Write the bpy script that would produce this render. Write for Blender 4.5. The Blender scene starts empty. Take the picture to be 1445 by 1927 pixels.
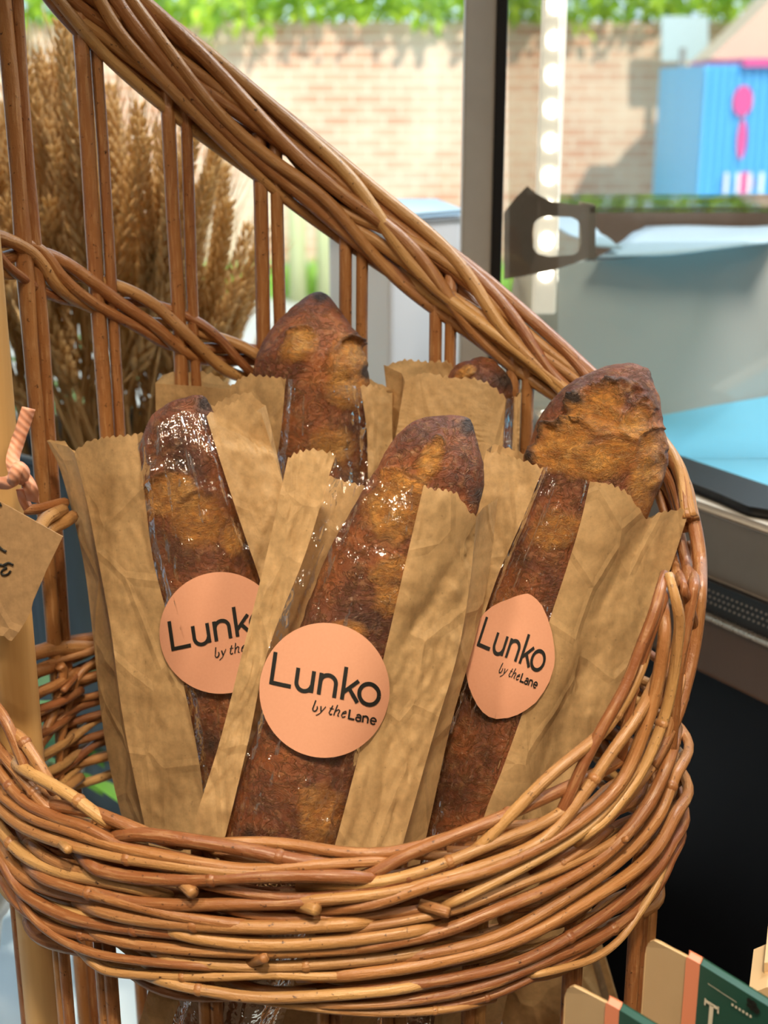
import bpy, math, random
from mathutils import Vector, Matrix, noise
random.seed(7)
R = math.radians
scene = bpy.context.scene
COL = scene.collection
# ------------------------------------------------------------------ camera, exposure
CAMZ, PITCH, F = 1.40, R(17.5), 2540.0
cam_d = bpy.data.cameras.new('camera'); cam = bpy.data.objects.new('camera', cam_d); COL.objects.link(cam)
cam.location = (0, 0, CAMZ); cam.rotation_euler = (math.pi/2-PITCH, 0, 0)
cam_d.sensor_width = 36; cam_d.sensor_fit = 'AUTO'; cam_d.lens = F/1927*36
cam_d.clip_start = .02; cam_d.clip_end = 200
cam_d.dof.use_dof = True; cam_d.dof.focus_distance = .60; cam_d.dof.aperture_fstop = 11
scene.camera = cam
scene.view_settings.view_transform = 'Standard'; scene.view_settings.look = 'None'
scene.view_settings.exposure = 0.0; scene.view_settings.gamma = 1.0
# ------------------------------------------------------------------ world, sun, lamps
w = bpy.data.worlds.new('sky'); scene.world = w; w.use_nodes = True
wb = w.node_tree.nodes['Background']; wb.inputs[0].default_value = (.62, .80, 1.0, 1); wb.inputs[1].default_value = 1.8
sd = bpy.data.lights.new('sun', 'SUN'); sd.energy = 4.6; sd.angle = R(.6); sd.color = (1, .94, .84)
so = bpy.data.objects.new('sun', sd); COL.objects.link(so); so.rotation_euler = (R(48), 0, R(28))
def area(name, loc, size, power, col, shape='DISK', rot=(0, 0, 0)):
    d = bpy.data.lights.new(name, 'AREA'); d.shape = shape; d.size = size; d.energy = power; d.color = col
    o = bpy.data.objects.new(name, d); COL.objects.link(o); o.location = loc; o.rotation_euler = rot
    return o
for x, y, p in ((-.95, -.9, 7), (.8, -1.1, 7), (1.5, .2, 3)):
    area('ceiling_lamp', (x, y, 2.66), .16, p, (1.0, .80, .58))
def spot(loc, target, power, cone, blend, col=(1.0, .80, .56), r=.065):
    d = bpy.data.lights.new('ceiling_spot_or_fill', 'SPOT'); d.energy = power; d.spot_size = cone; d.spot_blend = blend; d.color = col; d.shadow_soft_size = r
    o = bpy.data.objects.new('ceiling_spot_or_fill', d); COL.objects.link(o); o.location = loc
    o.rotation_euler = (Vector(target)-Vector(loc)).to_track_quat('-Z', 'Y').to_euler(); return o
spot((.10, -.35, 2.62), (.03, .44, .98), 112, R(35), 1.)
spot((-.55, -.15, 2.62), (-.02, .46, 1.04), 46, R(34), 1., (1, .84, .64))
spot((.75, -.55, 2.62), (.06, .50, 1.08), 36, R(32), 1.)
spot((-.22, 1.14, 2.62), (-.20, 1.08, 1.1), 110, R(28), .8, (1., .86, .66))  # unseen fill lamp, added above the wheat to brighten the ears
area('display_case_lamp', (.50, .98, 1.95), .30, 8., (.97, 1.0, .98))

# ------------------------------------------------------------------ geometry helpers
CP, SP = math.cos(PITCH), math.sin(PITCH)
def ray(px, py):
    a = (px-722.5)/F; b = -(py-963.5)/F
    return Vector((a, CP+b*SP, -SP+b*CP))
ORI = Vector((0, 0, CAMZ))
def P(px, py, Y):
    d = ray(px, py); return ORI+d*(Y/d.y)
def PZ(px, py, z):
    d = ray(px, py); return ORI+d*((z-CAMZ)/d.z)
def proj(v):
    q = v-ORI; dep = q.y*CP-q.z*SP; return (722.5+F*q.x/dep, 963.5-F*(q.y*SP+q.z*CP)/dep, dep)
XC, YC, RA, RB = -.0245, .60, .170, .130
def cyl(px, py, back=False, dr=0.0):
    d = ray(px, py); a, b = RA+dr, RB+dr
    A = (d.x/a)**2+(d.y/b)**2; B = -2*(XC*d.x/a/a+YC*d.y/b/b); C = (XC/a)**2+(YC/b)**2-1
    D = B*B-4*A*C
    s = math.sqrt(D) if D > 0 else 0
    t = (-B+s)/(2*A) if back else (-B-s)/(2*A)
    return ORI+d*t
def ring(th, z, dr=0.0):
    return Vector((XC+(RA+dr)*math.sin(th), YC-(RB+dr)*math.cos(th), z))
def theta(p): return math.atan2((p.x-XC)/RA, -(p.y-YC)/RB)

def cat(pts, n):
    """Catmull-Rom through points (tuples or Vectors), n samples per span"""
    pts = [Vector(p) for p in pts]
    if len(pts) == 2: return [pts[0].lerp(pts[1], i/n) for i in range(n+1)]
    out = []
    for i in range(len(pts)-1):
        p0 = pts[i-1] if i else pts[0]*2-pts[1]
        p1, p2 = pts[i], pts[i+1]
        p3 = pts[i+2] if i+2 < len(pts) else p2*2-p1
        for k in range(n):
            t = k/n
            out.append(.5*((2*p1)+(p2-p0)*t+(2*p0-5*p1+4*p2-p3)*t*t+(3*p1-p0-3*p2+p3)*t**3))
    out.append(pts[-1]); return out
def nz(x, y=0., z=0.): return noise.noise(Vector((x, y, z)))

class MB:
    def __init__(s): s.v = []; s.f = []; s.uv = []; s.rnd = []; s.c = []
    def add(s, vs, fs, uvs=None, rnd=0., cs=None):
        o = len(s.v); s.v += [tuple(v) for v in vs]
        s.f += [tuple(i+o for i in f) for f in fs]
        s.uv += uvs if uvs else [(0., 0.)]*len(vs)
        s.rnd += [rnd]*len(vs)
        s.c += cs if cs else [0.]*len(vs)
    def tube(s, pts, rad, n=8, rnd=None, cap=True):
        pts = [Vector(p) for p in pts]; m = len(pts)
        if not hasattr(rad, '__len__'): rad = [rad]*m
        if rnd is None: rnd = random.random()
        T = [(pts[min(i+1, m-1)]-pts[max(i-1, 0)]).normalized() for i in range(m)]
        u = T[0].orthogonal().normalized(); vs = []; uv = []; L = 0.
        for i in range(m):
            u = (u-T[i]*u.dot(T[i]))
            u = u.normalized() if u.length > 1e-6 else T[i].orthogonal().normalized()
            w_ = T[i].cross(u)
            if i: L += (pts[i]-pts[i-1]).length
            for k in range(n):
                a = 2*math.pi*k/n
                vs.append(pts[i]+(u*math.cos(a)+w_*math.sin(a))*rad[i]); uv.append((abs(k/n-.5)*2, L))
        fs = [(i*n+k, i*n+(k+1) % n, (i+1)*n+(k+1) % n, (i+1)*n+k) for i in range(m-1) for k in range(n)]
        if cap: fs += [tuple(range(n))[::-1], tuple((m-1)*n+k for k in range(n))]
        s.add(vs, fs, uv, rnd)
    def box(s, c, h, rot=None, rnd=0., bev=0):
        c = Vector(c); vs = []
        for x in (-1, 1):
            for y in (-1, 1):
                for z in (-1, 1):
                    q = Vector((x*h[0], y*h[1], z*h[2])); vs.append(c+(rot @ q if rot else q))
        s.add(vs, [(0, 1, 3, 2), (4, 6, 7, 5), (0, 4, 5, 1), (2, 3, 7, 6), (0, 2, 6, 4), (1, 5, 7, 3)], None, rnd)
    def prism(s, poly, off, rnd=0.):
        """front polygon of 3D points extruded by vector off"""
        n = len(poly); poly = [Vector(p) for p in poly]; off = Vector(off)
        s.add(poly+[p+off for p in poly], [tuple(range(n)), tuple(range(2*n-1, n-1, -1))]+[(i, (i+1) % n, n+(i+1) % n, n+i) for i in range(n)], None, rnd)
    def build(s, name, mat, parent=None, smooth=True, solid=0, bevel=0):
        me = bpy.data.meshes.new(name); me.from_pydata(s.v, [], s.f)
        uvl = me.uv_layers.new(name='UVMap')
        idx = [0]*len(me.loops); me.loops.foreach_get('vertex_index', idx)
        fl = []
        for i in idx: fl += s.uv[i]
        uvl.data.foreach_set('uv', fl)
        at = me.attributes.new('rnd', 'FLOAT', 'POINT'); at.data.foreach_set('value', s.rnd)
        at = me.attributes.new('mark', 'FLOAT', 'POINT'); at.data.foreach_set('value', s.c)
        if smooth: me.polygons.foreach_set('use_smooth', [True]*len(me.polygons))
        me.materials.append(mat); me.update()
        o = bpy.data.objects.new(name, me); COL.objects.link(o)
        if parent: o.parent = parent; o.matrix_parent_inverse = Matrix.Translation(parent.location).inverted() if parent.type == 'EMPTY' else Matrix()
        if solid:
            m = o.modifiers.new('s', 'SOLIDIFY'); m.thickness = solid; m.offset = 0
        if bevel:
            m = o.modifiers.new('b', 'BEVEL'); m.width = bevel; m.segments = 2; m.limit_method = 'ANGLE'
        return o
def tag(o, label=None, cat_=None, group=None, kind=None):
    if label: o['label'] = label
    if cat_: o['category'] = cat_
    if group: o['group'] = group
    if kind: o['kind'] = kind
    return o
def empty(name, loc, label=None, cat_=None, group=None):
    o = bpy.data.objects.new(name, None); COL.objects.link(o); o.location = loc; o.empty_display_size = .05
    return tag(o, label, cat_, group)

# ------------------------------------------------------------------ materials
class NT:
    def __init__(s, name):
        s.m = bpy.data.materials.new(name); s.m.use_nodes = True; s.t = s.m.node_tree; s.b = s.t.nodes['Principled BSDF']; s.out = s.t.nodes['Material Output']
    def n(s, typ, ins=None, **kw):
        x = s.t.nodes.new(typ)
        for k, v in kw.items(): setattr(x, k, v)
        for k, v in (ins or {}).items():
            if isinstance(v, bpy.types.NodeSocket): s.t.links.new(v, x.inputs[k])
            else: x.inputs[k].default_value = v
        return x
    def set(s, **kw):
        for k, v in kw.items():
            k = k.replace('_', ' ')
            if isinstance(v, bpy.types.NodeSocket): s.t.links.new(v, s.b.inputs[k])
            else: s.b.inputs[k].default_value = v
        return s
    def ramp(s, fac, stops):
        x = s.t.nodes.new('ShaderNodeValToRGB'); e = x.color_ramp.elements
        while len(e) < len(stops): e.new(.5)
        for el, (p, c) in zip(e, stops): el.position = p; el.color = c+(1,) if len(c) == 3 else c
        s.t.links.new(fac, x.inputs[0]); return x.outputs[0]
    def attr(s, name): return s.n('ShaderNodeAttribute', attribute_name=name).outputs['Fac']
    def coord(s, which='Object', scale=(1, 1, 1)):
        c = s.n('ShaderNodeTexCoord'); mp = s.n('ShaderNodeMapping', {'Vector': c.outputs[which], 'Scale': scale}); return mp.outputs[0]
    def noise(s, vec, scale, detail=4, rough=.55):
        return s.n('ShaderNodeTexNoise', {'Vector': vec, 'Scale': scale, 'Detail': detail, 'Roughness': rough}).outputs['Fac']
    def mix(s, a, b, f, mode='MIX'):
        x = s.n('ShaderNodeMix', data_type='RGBA', blend_type=mode)
        for i, v in ((0, f), (6, a), (7, b)):
            if isinstance(v, bpy.types.NodeSocket): s.t.links.new(v, x.inputs[i])
            else: x.inputs[i].default_value = v if i == 0 or len(v) == 4 else tuple(v)+(1,)
        return x.outputs[2]
    def math(s, op, a, b=0.):
        x = s.n('ShaderNodeMath', operation=op)
        for i, v in ((0, a), (1, b)):
            if isinstance(v, bpy.types.NodeSocket): s.t.links.new(v, x.inputs[i])
            else: x.inputs[i].default_value = v
        return x.outputs[0]
    def bump(s, h, strength=.3, dist=.001):
        x = s.n('ShaderNodeBump', {'Height': h, 'Strength': strength, 'Distance': dist}); s.t.links.new(x.outputs[0], s.b.inputs['Normal']); return x.outputs[0]
def simple(name, col, rough=.5, metal=0., **kw):
    m = NT(name); m.set(Base_Color=tuple(col)+(1,), Roughness=rough, Metallic=metal, **kw); return m.m

def mat_wicker(name='wicker', tone=1.0):
    m = NT(name); uv = m.n('ShaderNodeUVMap').outputs[0]; rnd = m.attr('rnd')
    off = m.n('ShaderNodeVectorMath', {0: uv, 1: m.n('ShaderNodeCombineXYZ', {'X': m.math('MULTIPLY', rnd, 31.), 'Y': m.math('MULTIPLY', rnd, 17.)}).outputs[0]}, operation='ADD').outputs[0]
    str_ = m.noise(m.n('ShaderNodeMapping', {'Vector': off, 'Scale': (7, 60, 1)}).outputs[0], 1., 4)
    lng = m.noise(m.n('ShaderNodeMapping', {'Vector': off, 'Scale': (.6, 14, 1)}).outputs[0], 1., 2)
    base = m.ramp(rnd, [(0., (.28*tone, .100*tone, .032*tone)), (.5, (.42*tone, .188*tone, .060*tone)), (1., (.57*tone, .33*tone, .120*tone))])
    c = m.mix(base, (.22, .07, .03), m.math('MULTIPLY', m.math('SUBTRACT', 1., m.ramp(lng, [(.38, (0, 0, 0)), (.6, (1, 1, 1))])), .45))
    c = m.mix(c, (.78, .50, .24), m.math('MULTIPLY', m.ramp(str_, [(.5, (0, 0, 0)), (.8, (1, 1, 1))]), .45))
    spk = m.noise(m.n('ShaderNodeMapping', {'Vector': off, 'Scale': (3.2, 260, 1)}).outputs[0], 1., 3, .7)
    c = m.mix(c, (.07, .025, .01), m.ramp(spk, [(.62, (0, 0, 0)), (.70, (1, 1, 1))]))
    m.set(Base_Color=c, Roughness=.42); m.b.inputs['Coat Weight'].default_value = .18; m.b.inputs['Coat Roughness'].default_value = .25
    m.bump(m.math('ADD', str_, m.math('MULTIPLY', spk, .8)), .6, .0009)
    return m.m
WICK = mat_wicker()
def mat_paper(name, base=(.60, .395, .188), trans=.28):
    m = NT(name); co = m.coord('Object')
    n1 = m.noise(co, 320, 5, .65); n2 = m.noise(co, 26, 4); n3 = m.noise(m.coord('Object', (1, 1, .12)), 900, 3)
    c = m.mix(base, tuple(x*.66 for x in base), m.ramp(n1, [(.35, (0, 0, 0)), (.7, (1, 1, 1))]))
    c = m.mix(c, tuple(min(1, x*1.25) for x in base), m.math('MULTIPLY', n2, .5))
    c = m.mix(c, tuple(x*.5 for x in base), m.math('MULTIPLY', m.ramp(m.noise(co, 500, 2), [(.7, (0, 0, 0)), (.76, (1, 1, 1))]), .6))
    h = m.math('ADD', m.math('MULTIPLY', m.noise(m.coord('Object', (1, 1, .45)), 42, 3, .5), 3.0), m.math('MULTIPLY', n3, .12))
    cr = m.n('ShaderNodeTexVoronoi', {'Vector': m.coord('Object', (1, 1, .6)), 'Scale': 34.}, feature='DISTANCE_TO_EDGE').outputs['Distance']
    h = m.math('ADD', h, m.math('MULTIPLY', m.ramp(cr, [(0., (1, 1, 1)), (.07, (0, 0, 0))]), .6))
    m.set(Base_Color=c, Roughness=.62); m.b.inputs['Specular IOR Level'].default_value = .35
    nrm = m.bump(h, .55, .0016)
    tr = m.n('ShaderNodeBsdfTranslucent', {'Color': m.mix(c, (.95, .55, .2), .35), 'Normal': nrm}).outputs[0]
    mx = m.n('ShaderNodeMixShader', {0: trans, 1: m.b.outputs[0], 2: tr}).outputs[0]
    m.t.links.new(mx, m.out.inputs[0]); return m.m
PAPER = mat_paper('kraft_paper')
def mat_film(name, tint=(.97, .96, .95), gl=.10, bump=.8, scale=1.):
    m = NT(name); co = m.coord('Object', (1, 1, .35))
    h = m.math('ADD', m.noise(co, 95*scale, 2, .5), m.math('MULTIPLY', m.noise(m.coord('Object', (1, 1, .7)), 240*scale, 2), .25))
    bp = m.n('ShaderNodeBump', {'Height': h, 'Strength': bump, 'Distance': .0035}).outputs[0]
    g = m.n('ShaderNodeBsdfGlossy', {'Color': (1, 1, 1, 1), 'Roughness': .09, 'Normal': bp}).outputs[0]
    t = m.n('ShaderNodeBsdfTransparent', {'Color': tuple(tint)+(1,)}).outputs[0]
    lw = m.n('ShaderNodeLayerWeight', {'Blend': .35, 'Normal': bp}).outputs['Fresnel']
    f = m.math('ADD', m.math('MULTIPLY', lw, .5), gl)
    m.t.links.new(m.n('ShaderNodeMixShader', {0: m.math('MINIMUM', f, .8), 1: t, 2: g}).outputs[0], m.out.inputs[0]); return m.m
FILM = mat_film('cellophane', gl=.07, bump=1.)
def mat_glass(name, tint=(.97, .99, .98), gl=.03):
    m = NT(name); g = m.n('ShaderNodeBsdfGlossy', {'Roughness': .01}).outputs[0]; t = m.n('ShaderNodeBsdfTransparent', {'Color': tuple(tint)+(1,)}).outputs[0]
    lw = m.n('ShaderNodeLayerWeight', {'Blend': .25}).outputs['Fresnel']
    m.t.links.new(m.n('ShaderNodeMixShader', {0: m.math('MINIMUM', m.math('ADD', m.math('MULTIPLY', lw, .5), gl), .9), 1: t, 2: g}).outputs[0], m.out.inputs[0]); return m.m
def mat_crust():
    m = NT('bread_crust'); co = m.coord('Object'); mk = m.attr('mark'); rd = m.attr('rnd')
    n1 = m.noise(co, 30, 6, .6); n2 = m.noise(co, 170, 6, .7); n3 = m.noise(co, 70, 8, .65)
    dark = m.ramp(n1, [(.30, (.040, .012, .007)), (.45, (.145, .040, .014)), (.6, (.29, .086, .022)), (.8, (.46, .17, .045))])
    dark = m.mix(dark, (.50, .27, .12), m.math('MULTIPLY', m.ramp(n2, [(.52, (0, 0, 0)), (.72, (1, 1, 1))]), .5))
    tan = m.ramp(n3, [(.3, (.34, .11, .022)), (.5, (.68, .30, .062)), (.72, (.90, .52, .16))])
    fine = m.noise(m.coord('Object', (1, 1, 2.2)), 260, 5, .75)
    tan = m.mix(tan, (.26, .10, .03), m.math('MULTIPLY', m.ramp(fine, [(.42, (1, 1, 1)), (.6, (0, 0, 0))]), .6))
    f = m.ramp(m.math('ADD', mk, m.math('MULTIPLY', m.math('SUBTRACT', n1, .5), 1.6)), [(.18, (0, 0, 0)), (.85, (1, 1, 1))])
    c = m.mix(dark, tan, f)
    fib = m.n('ShaderNodeTexNoise', {'Vector': m.coord('Object', (1, 1, 1.6)), 'Scale': 95., 'Detail': 5., 'Roughness': .6, 'Distortion': 1.8}).outputs['Fac']
    ridge = m.ramp(m.math('ABSOLUTE', m.math('SUBTRACT', fib, .5)), [(0., (1, 1, 1)), (.035, (0, 0, 0))])
    c = m.mix(c, (.78, .46, .17), m.math('MULTIPLY', ridge, m.math('ADD', .13, m.math('MULTIPLY', f, .45))))
    # flour dust / burnt spots (rnd: 0 none .. 1 burnt)
    c = m.mix(c, (.050, .028, .020), m.ramp(m.math('ADD', rd, m.math('MULTIPLY', m.math('SUBTRACT', n3, .5), .7)), [(.4, (0, 0, 0)), (.75, (1, 1, 1))]))
    c = m.mix(c, (.62, .45, .32), m.math('MULTIPLY', m.ramp(m.noise(co, 420, 4, .7), [(.60, (0, 0, 0)), (.72, (1, 1, 1))]), .45))
    m.set(Base_Color=c, Roughness=.52); m.b.inputs['Specular IOR Level'].default_value = .45
    vor = m.n('ShaderNodeTexVoronoi', {'Vector': m.coord('Object', (1, 1, .5)), 'Scale': 220.}, feature='DISTANCE_TO_EDGE').outputs['Distance']
    h = m.math('ADD', m.math('MULTIPLY', n2, .8), m.math('MULTIPLY', m.math('MULTIPLY', fine, f), 1.3))
    h = m.math('ADD', m.math('ADD', h, n3), m.math('MULTIPLY', ridge, .35))
    m.bump(h, .9, .0026); return m.m
CRUST = mat_crust()
def mat_sticker():
    m = NT('peach_sticker'); n1 = m.noise(m.coord('Object'), 900, 3)
    m.set(Base_Color=m.mix((.74, .375, .24), (.68, .33, .205), n1), Roughness=.48); return m.m
STICK = mat_sticker(); INK = simple('black_ink', (.012, .013, .012), .5)
def mat_wood(name, c1, c2, sc=(60, 60, 3), rough=.45, bump=.15):
    m = NT(name); n1 = m.noise(m.coord('Object', sc), 1., 5); n2 = m.noise(m.coord('Object', (sc[0]*.2, sc[1]*.2, sc[2])), 1., 3)
    m.set(Base_Color=m.mix(m.ramp(n1, [(.3, c1), (.7, c2)]), c1, m.math('MULTIPLY', n2, .5)), Roughness=rough); m.bump(n1, bump, .001); return m.m
POLE = mat_wood('pale_willow_pole', (.52, .29, .095), (.84, .58, .27))
def mat_steel(name, col=(.46, .42, .38), rough=.32, metal=.85):
    m = NT(name); n1 = m.noise(m.coord('Object', (220, 220, 2)), 1., 3); n2 = m.noise(m.coord('Object'), 25, 4)
    m.set(Base_Color=m.mix(col, tuple(x*.72 for x in col), n2), Roughness=m.math('ADD', m.math('MULTIPLY', n1, .15), rough), Metallic=metal); m.bump(n1, .05, .0005); return m.m
STEEL = mat_steel('brushed_steel')

# ------------------------------------------------------------------ setting: shop room
def mat_plaster(name, col):
    m = NT(name); n1 = m.noise(m.coord('Object'), 8, 4); m.set(Base_Color=m.mix(col, tuple(x*.9 for x in col), n1), Roughness=.85); m.bump(n1, .1, .002); return m.m
WALLM = mat_plaster('shop_wall_plaster', (.50, .42, .34)); CEILM = mat_plaster('ceiling_plaster', (.72, .66, .58))
def struct(name, c, h, mat):
    b = MB(); b.box(c, h); o = b.build(name, mat, smooth=False); o['kind'] = 'structure'; return o
WY = 1.42
struct('floor', (0, -.55, -.05), (2.5, 2.05, .05), mat_wood('oak_floor', (.16, .09, .05), (.28, .17, .09), (3, 40, 40)))
struct('ceiling', (0, -.55, 2.75), (2.5, 2.05, .05), CEILM)
struct('wall_left', (-2.45, -.55, 1.35), (.05, 2.05, 1.35), WALLM)
struct('wall_right', (2.45, -.55, 1.35), (.05, 2.05, 1.35), WALLM)
struct('wall_rear', (0, -2.55, 1.35), (2.4, .05, 1.35), WALLM)
struct('wall_window_side', (0, WY+.05, .41), (2.4, .05, .41), WALLM)
struct('wall_window_side', (0, WY+.05, 2.6), (2.4, .05, .10), WALLM)
LEDGE_Z = .835
LEDGE = mat_plaster('white_ledge_paint', (.58, .72, .84))
win = MB(); win.box((0, WY+.03, 1.66), (2.39, .004, .84))
o = win.build('window_1', mat_glass('window_glass'), smooth=False); o['kind'] = 'structure'
fr = MB()
for x in (-2.37, 2.37): fr.box((x, WY+.03, 1.66), (.03, .03, .84))
fr.box((0, WY+.03, .835), (2.34, .03, .015)); fr.box((0, WY+.03, 2.485), (2.34, .03, .015))
f_ = fr.build('window_frame', STEEL, o, smooth=False)
sill = MB(); sill.box((-1.11, .92, LEDGE_Z-.02), (1.245, .475, .02))
o = sill.build('trim_1', LEDGE, smooth=False, bevel=.003); o['kind'] = 'structure'
sb_ = MB(); sb_.box((-1.11, .47, .4), (1.235, .015, .41)); sb_.box((-1.11, 1.34, .4), (1.235, .015, .41)); o = sb_.build('trim_2', LEDGE, smooth=False); o['kind'] = 'structure'

# ------------------------------------------------------------------ outside
def mat_brick():
    m = NT('brick_masonry'); c = m.n('ShaderNodeTexCoord').outputs['Object']
    sw = m.n('ShaderNodeSeparateXYZ', {0: c}); cc = m.n('ShaderNodeCombineXYZ', {'X': sw.outputs[0], 'Y': sw.outputs[2]}).outputs[0]
    b = m.n('ShaderNodeTexBrick', {'Vector': cc, 'Color1': (.62, .30, .185, 1), 'Color2': (.76, .46, .31, 1), 'Mortar': (.82, .66, .50, 1), 'Scale': 1., 'Mortar Size': .009, 'Brick Width': .225, 'Row Height': .075, 'Bias': .0})
    n1 = m.noise(m.coord('Object'), 1.3, 5); n2 = m.noise(m.coord('Object'), 14, 3)
    col = m.mix(b.outputs[0], (.90, .74, .56), m.math('MULTIPLY', m.ramp(n1, [(.42, (0, 0, 0)), (.65, (1, 1, 1))]), .65))
    m.set(Base_Color=m.mix(col, (.6, .3, .2), m.math('MULTIPLY', n2, .25)), Roughness=.9); m.bump(b.outputs['Fac'], .3, .01); return m.m
BRK = mat_brick()
BW = MB(); BW.box((0, 10.15, 1.0), (9, .15, .83)); o = BW.build('wall_outside', BRK, smooth=False); o['kind'] = 'structure'
def mat_ground():
    m = NT('paving'); n1 = m.noise(m.coord('Object'), 3, 5); m.set(Base_Color=m.mix((.60, .58, .52), (.46, .44, .40), n1), Roughness=.9); return m.m
g = MB(); g.box((0, 11.6, -.05), (12, 10.1, .05)); o = g.build('ground', mat_ground(), smooth=False); o['kind'] = 'structure'
def leafmat(name, c1, c2, tr=.45):
    m = NT(name); rd = m.attr('rnd'); c = m.mix(c1, c2, rd); m.set(Base_Color=c, Roughness=.5)
    t = m.n('ShaderNodeBsdfTranslucent', {'Color': m.mix(c, (.75, .95, .1), .35)}).outputs[0]
    m.t.links.new(m.n('ShaderNodeMixShader', {0: tr, 1: m.b.outputs[0], 2: t}).outputs[0], m.out.inputs[0]); return m.m
HEDGE = leafmat('hedge_leaf', (.10, .30, .02), (.62, .80, .05)); GRASS = leafmat('grass_blade', (.25, .55, .08), (.55, .80, .18))
def leaf(b, p, d, up, L, W, rnd=None, bend=.25, n=5):
    """a pointed curved leaf with depth"""
    d = Vector(d).normalized(); s = d.cross(Vector(up)).normalized(); nn = s.cross(d)
    vs = []
    for i in range(n+1):
        t = i/n; c = Vector(p)+d*(L*t)+nn*(-bend*L*t*t); wd = W*math.sin(math.pi*min(1, t*.92+.08))**.8*.5
        vs += [c-s*wd+nn*wd*.3, c, c+s*wd+nn*wd*.3]
    fs = []
    for i in range(n): fs += [(3*i, 3*i+1, 3*i+4, 3*i+3), (3*i+1, 3*i+2, 3*i+5, 3*i+4)]
    b.add(vs, fs, None, random.random() if rnd is None else rnd)
hb = MB()
for i in range(6500):
    x = random.uniform(-4, 5.2); z = 1.86+abs(random.gauss(0, .30)); 
    y = 10.15+random.uniform(-.42, .5)
    drop = .22*max(0, nz(x*1.3, 3.))+.12*max(0, nz(x*4, 9.))
    z -= random.random()*drop*2.2 if y < 9.98 else 0
    leaf(hb, (x, y, z), (random.uniform(-1, 1), random.uniform(-1, .3), random.uniform(-1, .6)), (.1, -.3, 1), random.uniform(.07, .14), random.uniform(.05, .08), n=2)
tag(hb.build('ivy_hedge', HEDGE), 'sunlit yellow-green hedge growing along the top of the brick wall', 'hedge', kind='stuff')
gb = MB()
for i in range(3000):
    x = random.uniform(-3, 1.2); y = random.uniform(9.3, 9.88)
    leaf(gb, (x, y, 0), (random.uniform(-.3, .3), random.uniform(-.3, .3), 1), (0, -1, 0), random.uniform(.08, .26), .02, n=2)
tag(gb.build('grass_verge', GRASS), 'bright green grass strip at the foot of the brick wall', 'grass', kind='stuff')
# bollards
for k, (px, tag_) in enumerate(((560, 'pale wooden post in the grass by the brick wall, nearer the wheat'), (612, 'pale wooden post in the grass by the brick wall, nearer the white cabinet'))):
    base = P(px, 520, 9.2); b = MB(); b.tube([(base.x, 9.2, 0), (base.x, 9.2, .72), (base.x, 9.2, .78)], [.06, .06, .035], 12)
    tag(b.build('wooden_post', mat_wood('weathered_post', (.50, .52, .26), (.70, .72, .40), (20, 20, 2))), tag_, 'post', 'posts in the grass by the brick wall')
# blue container
BLUE = NT('blue_painted_steel'); BLUE.set(Base_Color=BLUE.mix((.12, .52, .90), (.20, .66, .98), BLUE.noise(BLUE.coord('Object', (8, 8, 1)), 1., 3)), Roughness=.45)
YB = 8.0
kc = empty('storage_container', P(1400, 365, YB), 'blue corrugated metal container with pink figures outside by the brick wall', 'container')
xl, xr = P(1318, 300, YB).x, P(1560, 300, YB).x; zt = P(1400, 122, YB).z
b = MB(); vs = []; N = 96
for k in range(N+1):
    x = xl+(xr-xl)*k/N; y = YB+(.03 if (k//3) % 2 else 0.)
    vs += [(x, y, .12), (x, y, zt)]
b.add(vs, [(2*k, 2*k+2, 2*k+3, 2*k+1) for k in range(N)]); b.build('corrugated_wall', BLUE.m, kc, smooth=False)
b = MB(); b.box(((xl+xr)/2, YB+.7, (zt+.12)/2), ((xr-xl)/2, .66, (zt-.12)/2)); b.build('container_body', BLUE.m, kc, smooth=False)
PINK = simple('pink_paint', (.78, .10, .32), .5)
b = MB(); b.box(((xl+xr)/2+.12, YB+.66, zt+.012), ((xr-xl)/2-.08, .7, .022)); b.build('red_roof_trim', PINK, kc, smooth=False)
b = MB()
for (px, py, rx, ry) in ((1398, 190, 17, 26), (1396, 262, 8, 34), (1402, 345, 14, 20)):
    c = P(px, py, YB-.012); k_ = YB/F/.97
    pl = [c+Vector((math.cos(a*math.pi/10)*rx*k_, 0, math.sin(a*math.pi/10)*ry*k_)) for a in range(20)]
    b.prism(pl, (0, .008, 0))
b.build('pink_figure', PINK, kc, smooth=False)
b = MB(); wht = simple('white_paint', (.85, .85, .85), .5)
for i in range(4):
    c = P(1366+22*(i % 4), 345, YB-.014); b.box(c, (.012, .004, .06))
b.build('white_stripe', wht, kc, smooth=False)
# beige gable and pale sign
b = MB(); b.prism([P(1335, 112, 8.9), P(1390, 60, 8.9), P(1470, -20, 8.9), P(1600, -20, 8.9), P(1600, 112, 8.9)], (0, .5, 0))
tag(b.build('shed_gable', mat_plaster('sand_render', (.80, .60, .42)), smooth=False), 'sandy gabled shed roof behind the blue container', 'shed')
sg = empty('wall_sign', P(1287, 80, 9.7), 'pale grey square sign board standing against the brick wall top', 'sign')
b = MB(); b.prism([P(1245, 116, 9.7), P(1333, 116, 9.7), P(1333, 30, 9.7), P(1245, 30, 9.7)], (0, .04, 0)); b.build('sign_board', simple('pale_sign', (.55, .66, .66), .4), sg, smooth=False)
c = P(1285, 90, 9.7); b = MB()
b.tube([(c.x, 9.72, 0), (c.x, 9.72, c.z)], .03, 8); b.build('sign_post', STEEL, sg)

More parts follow.
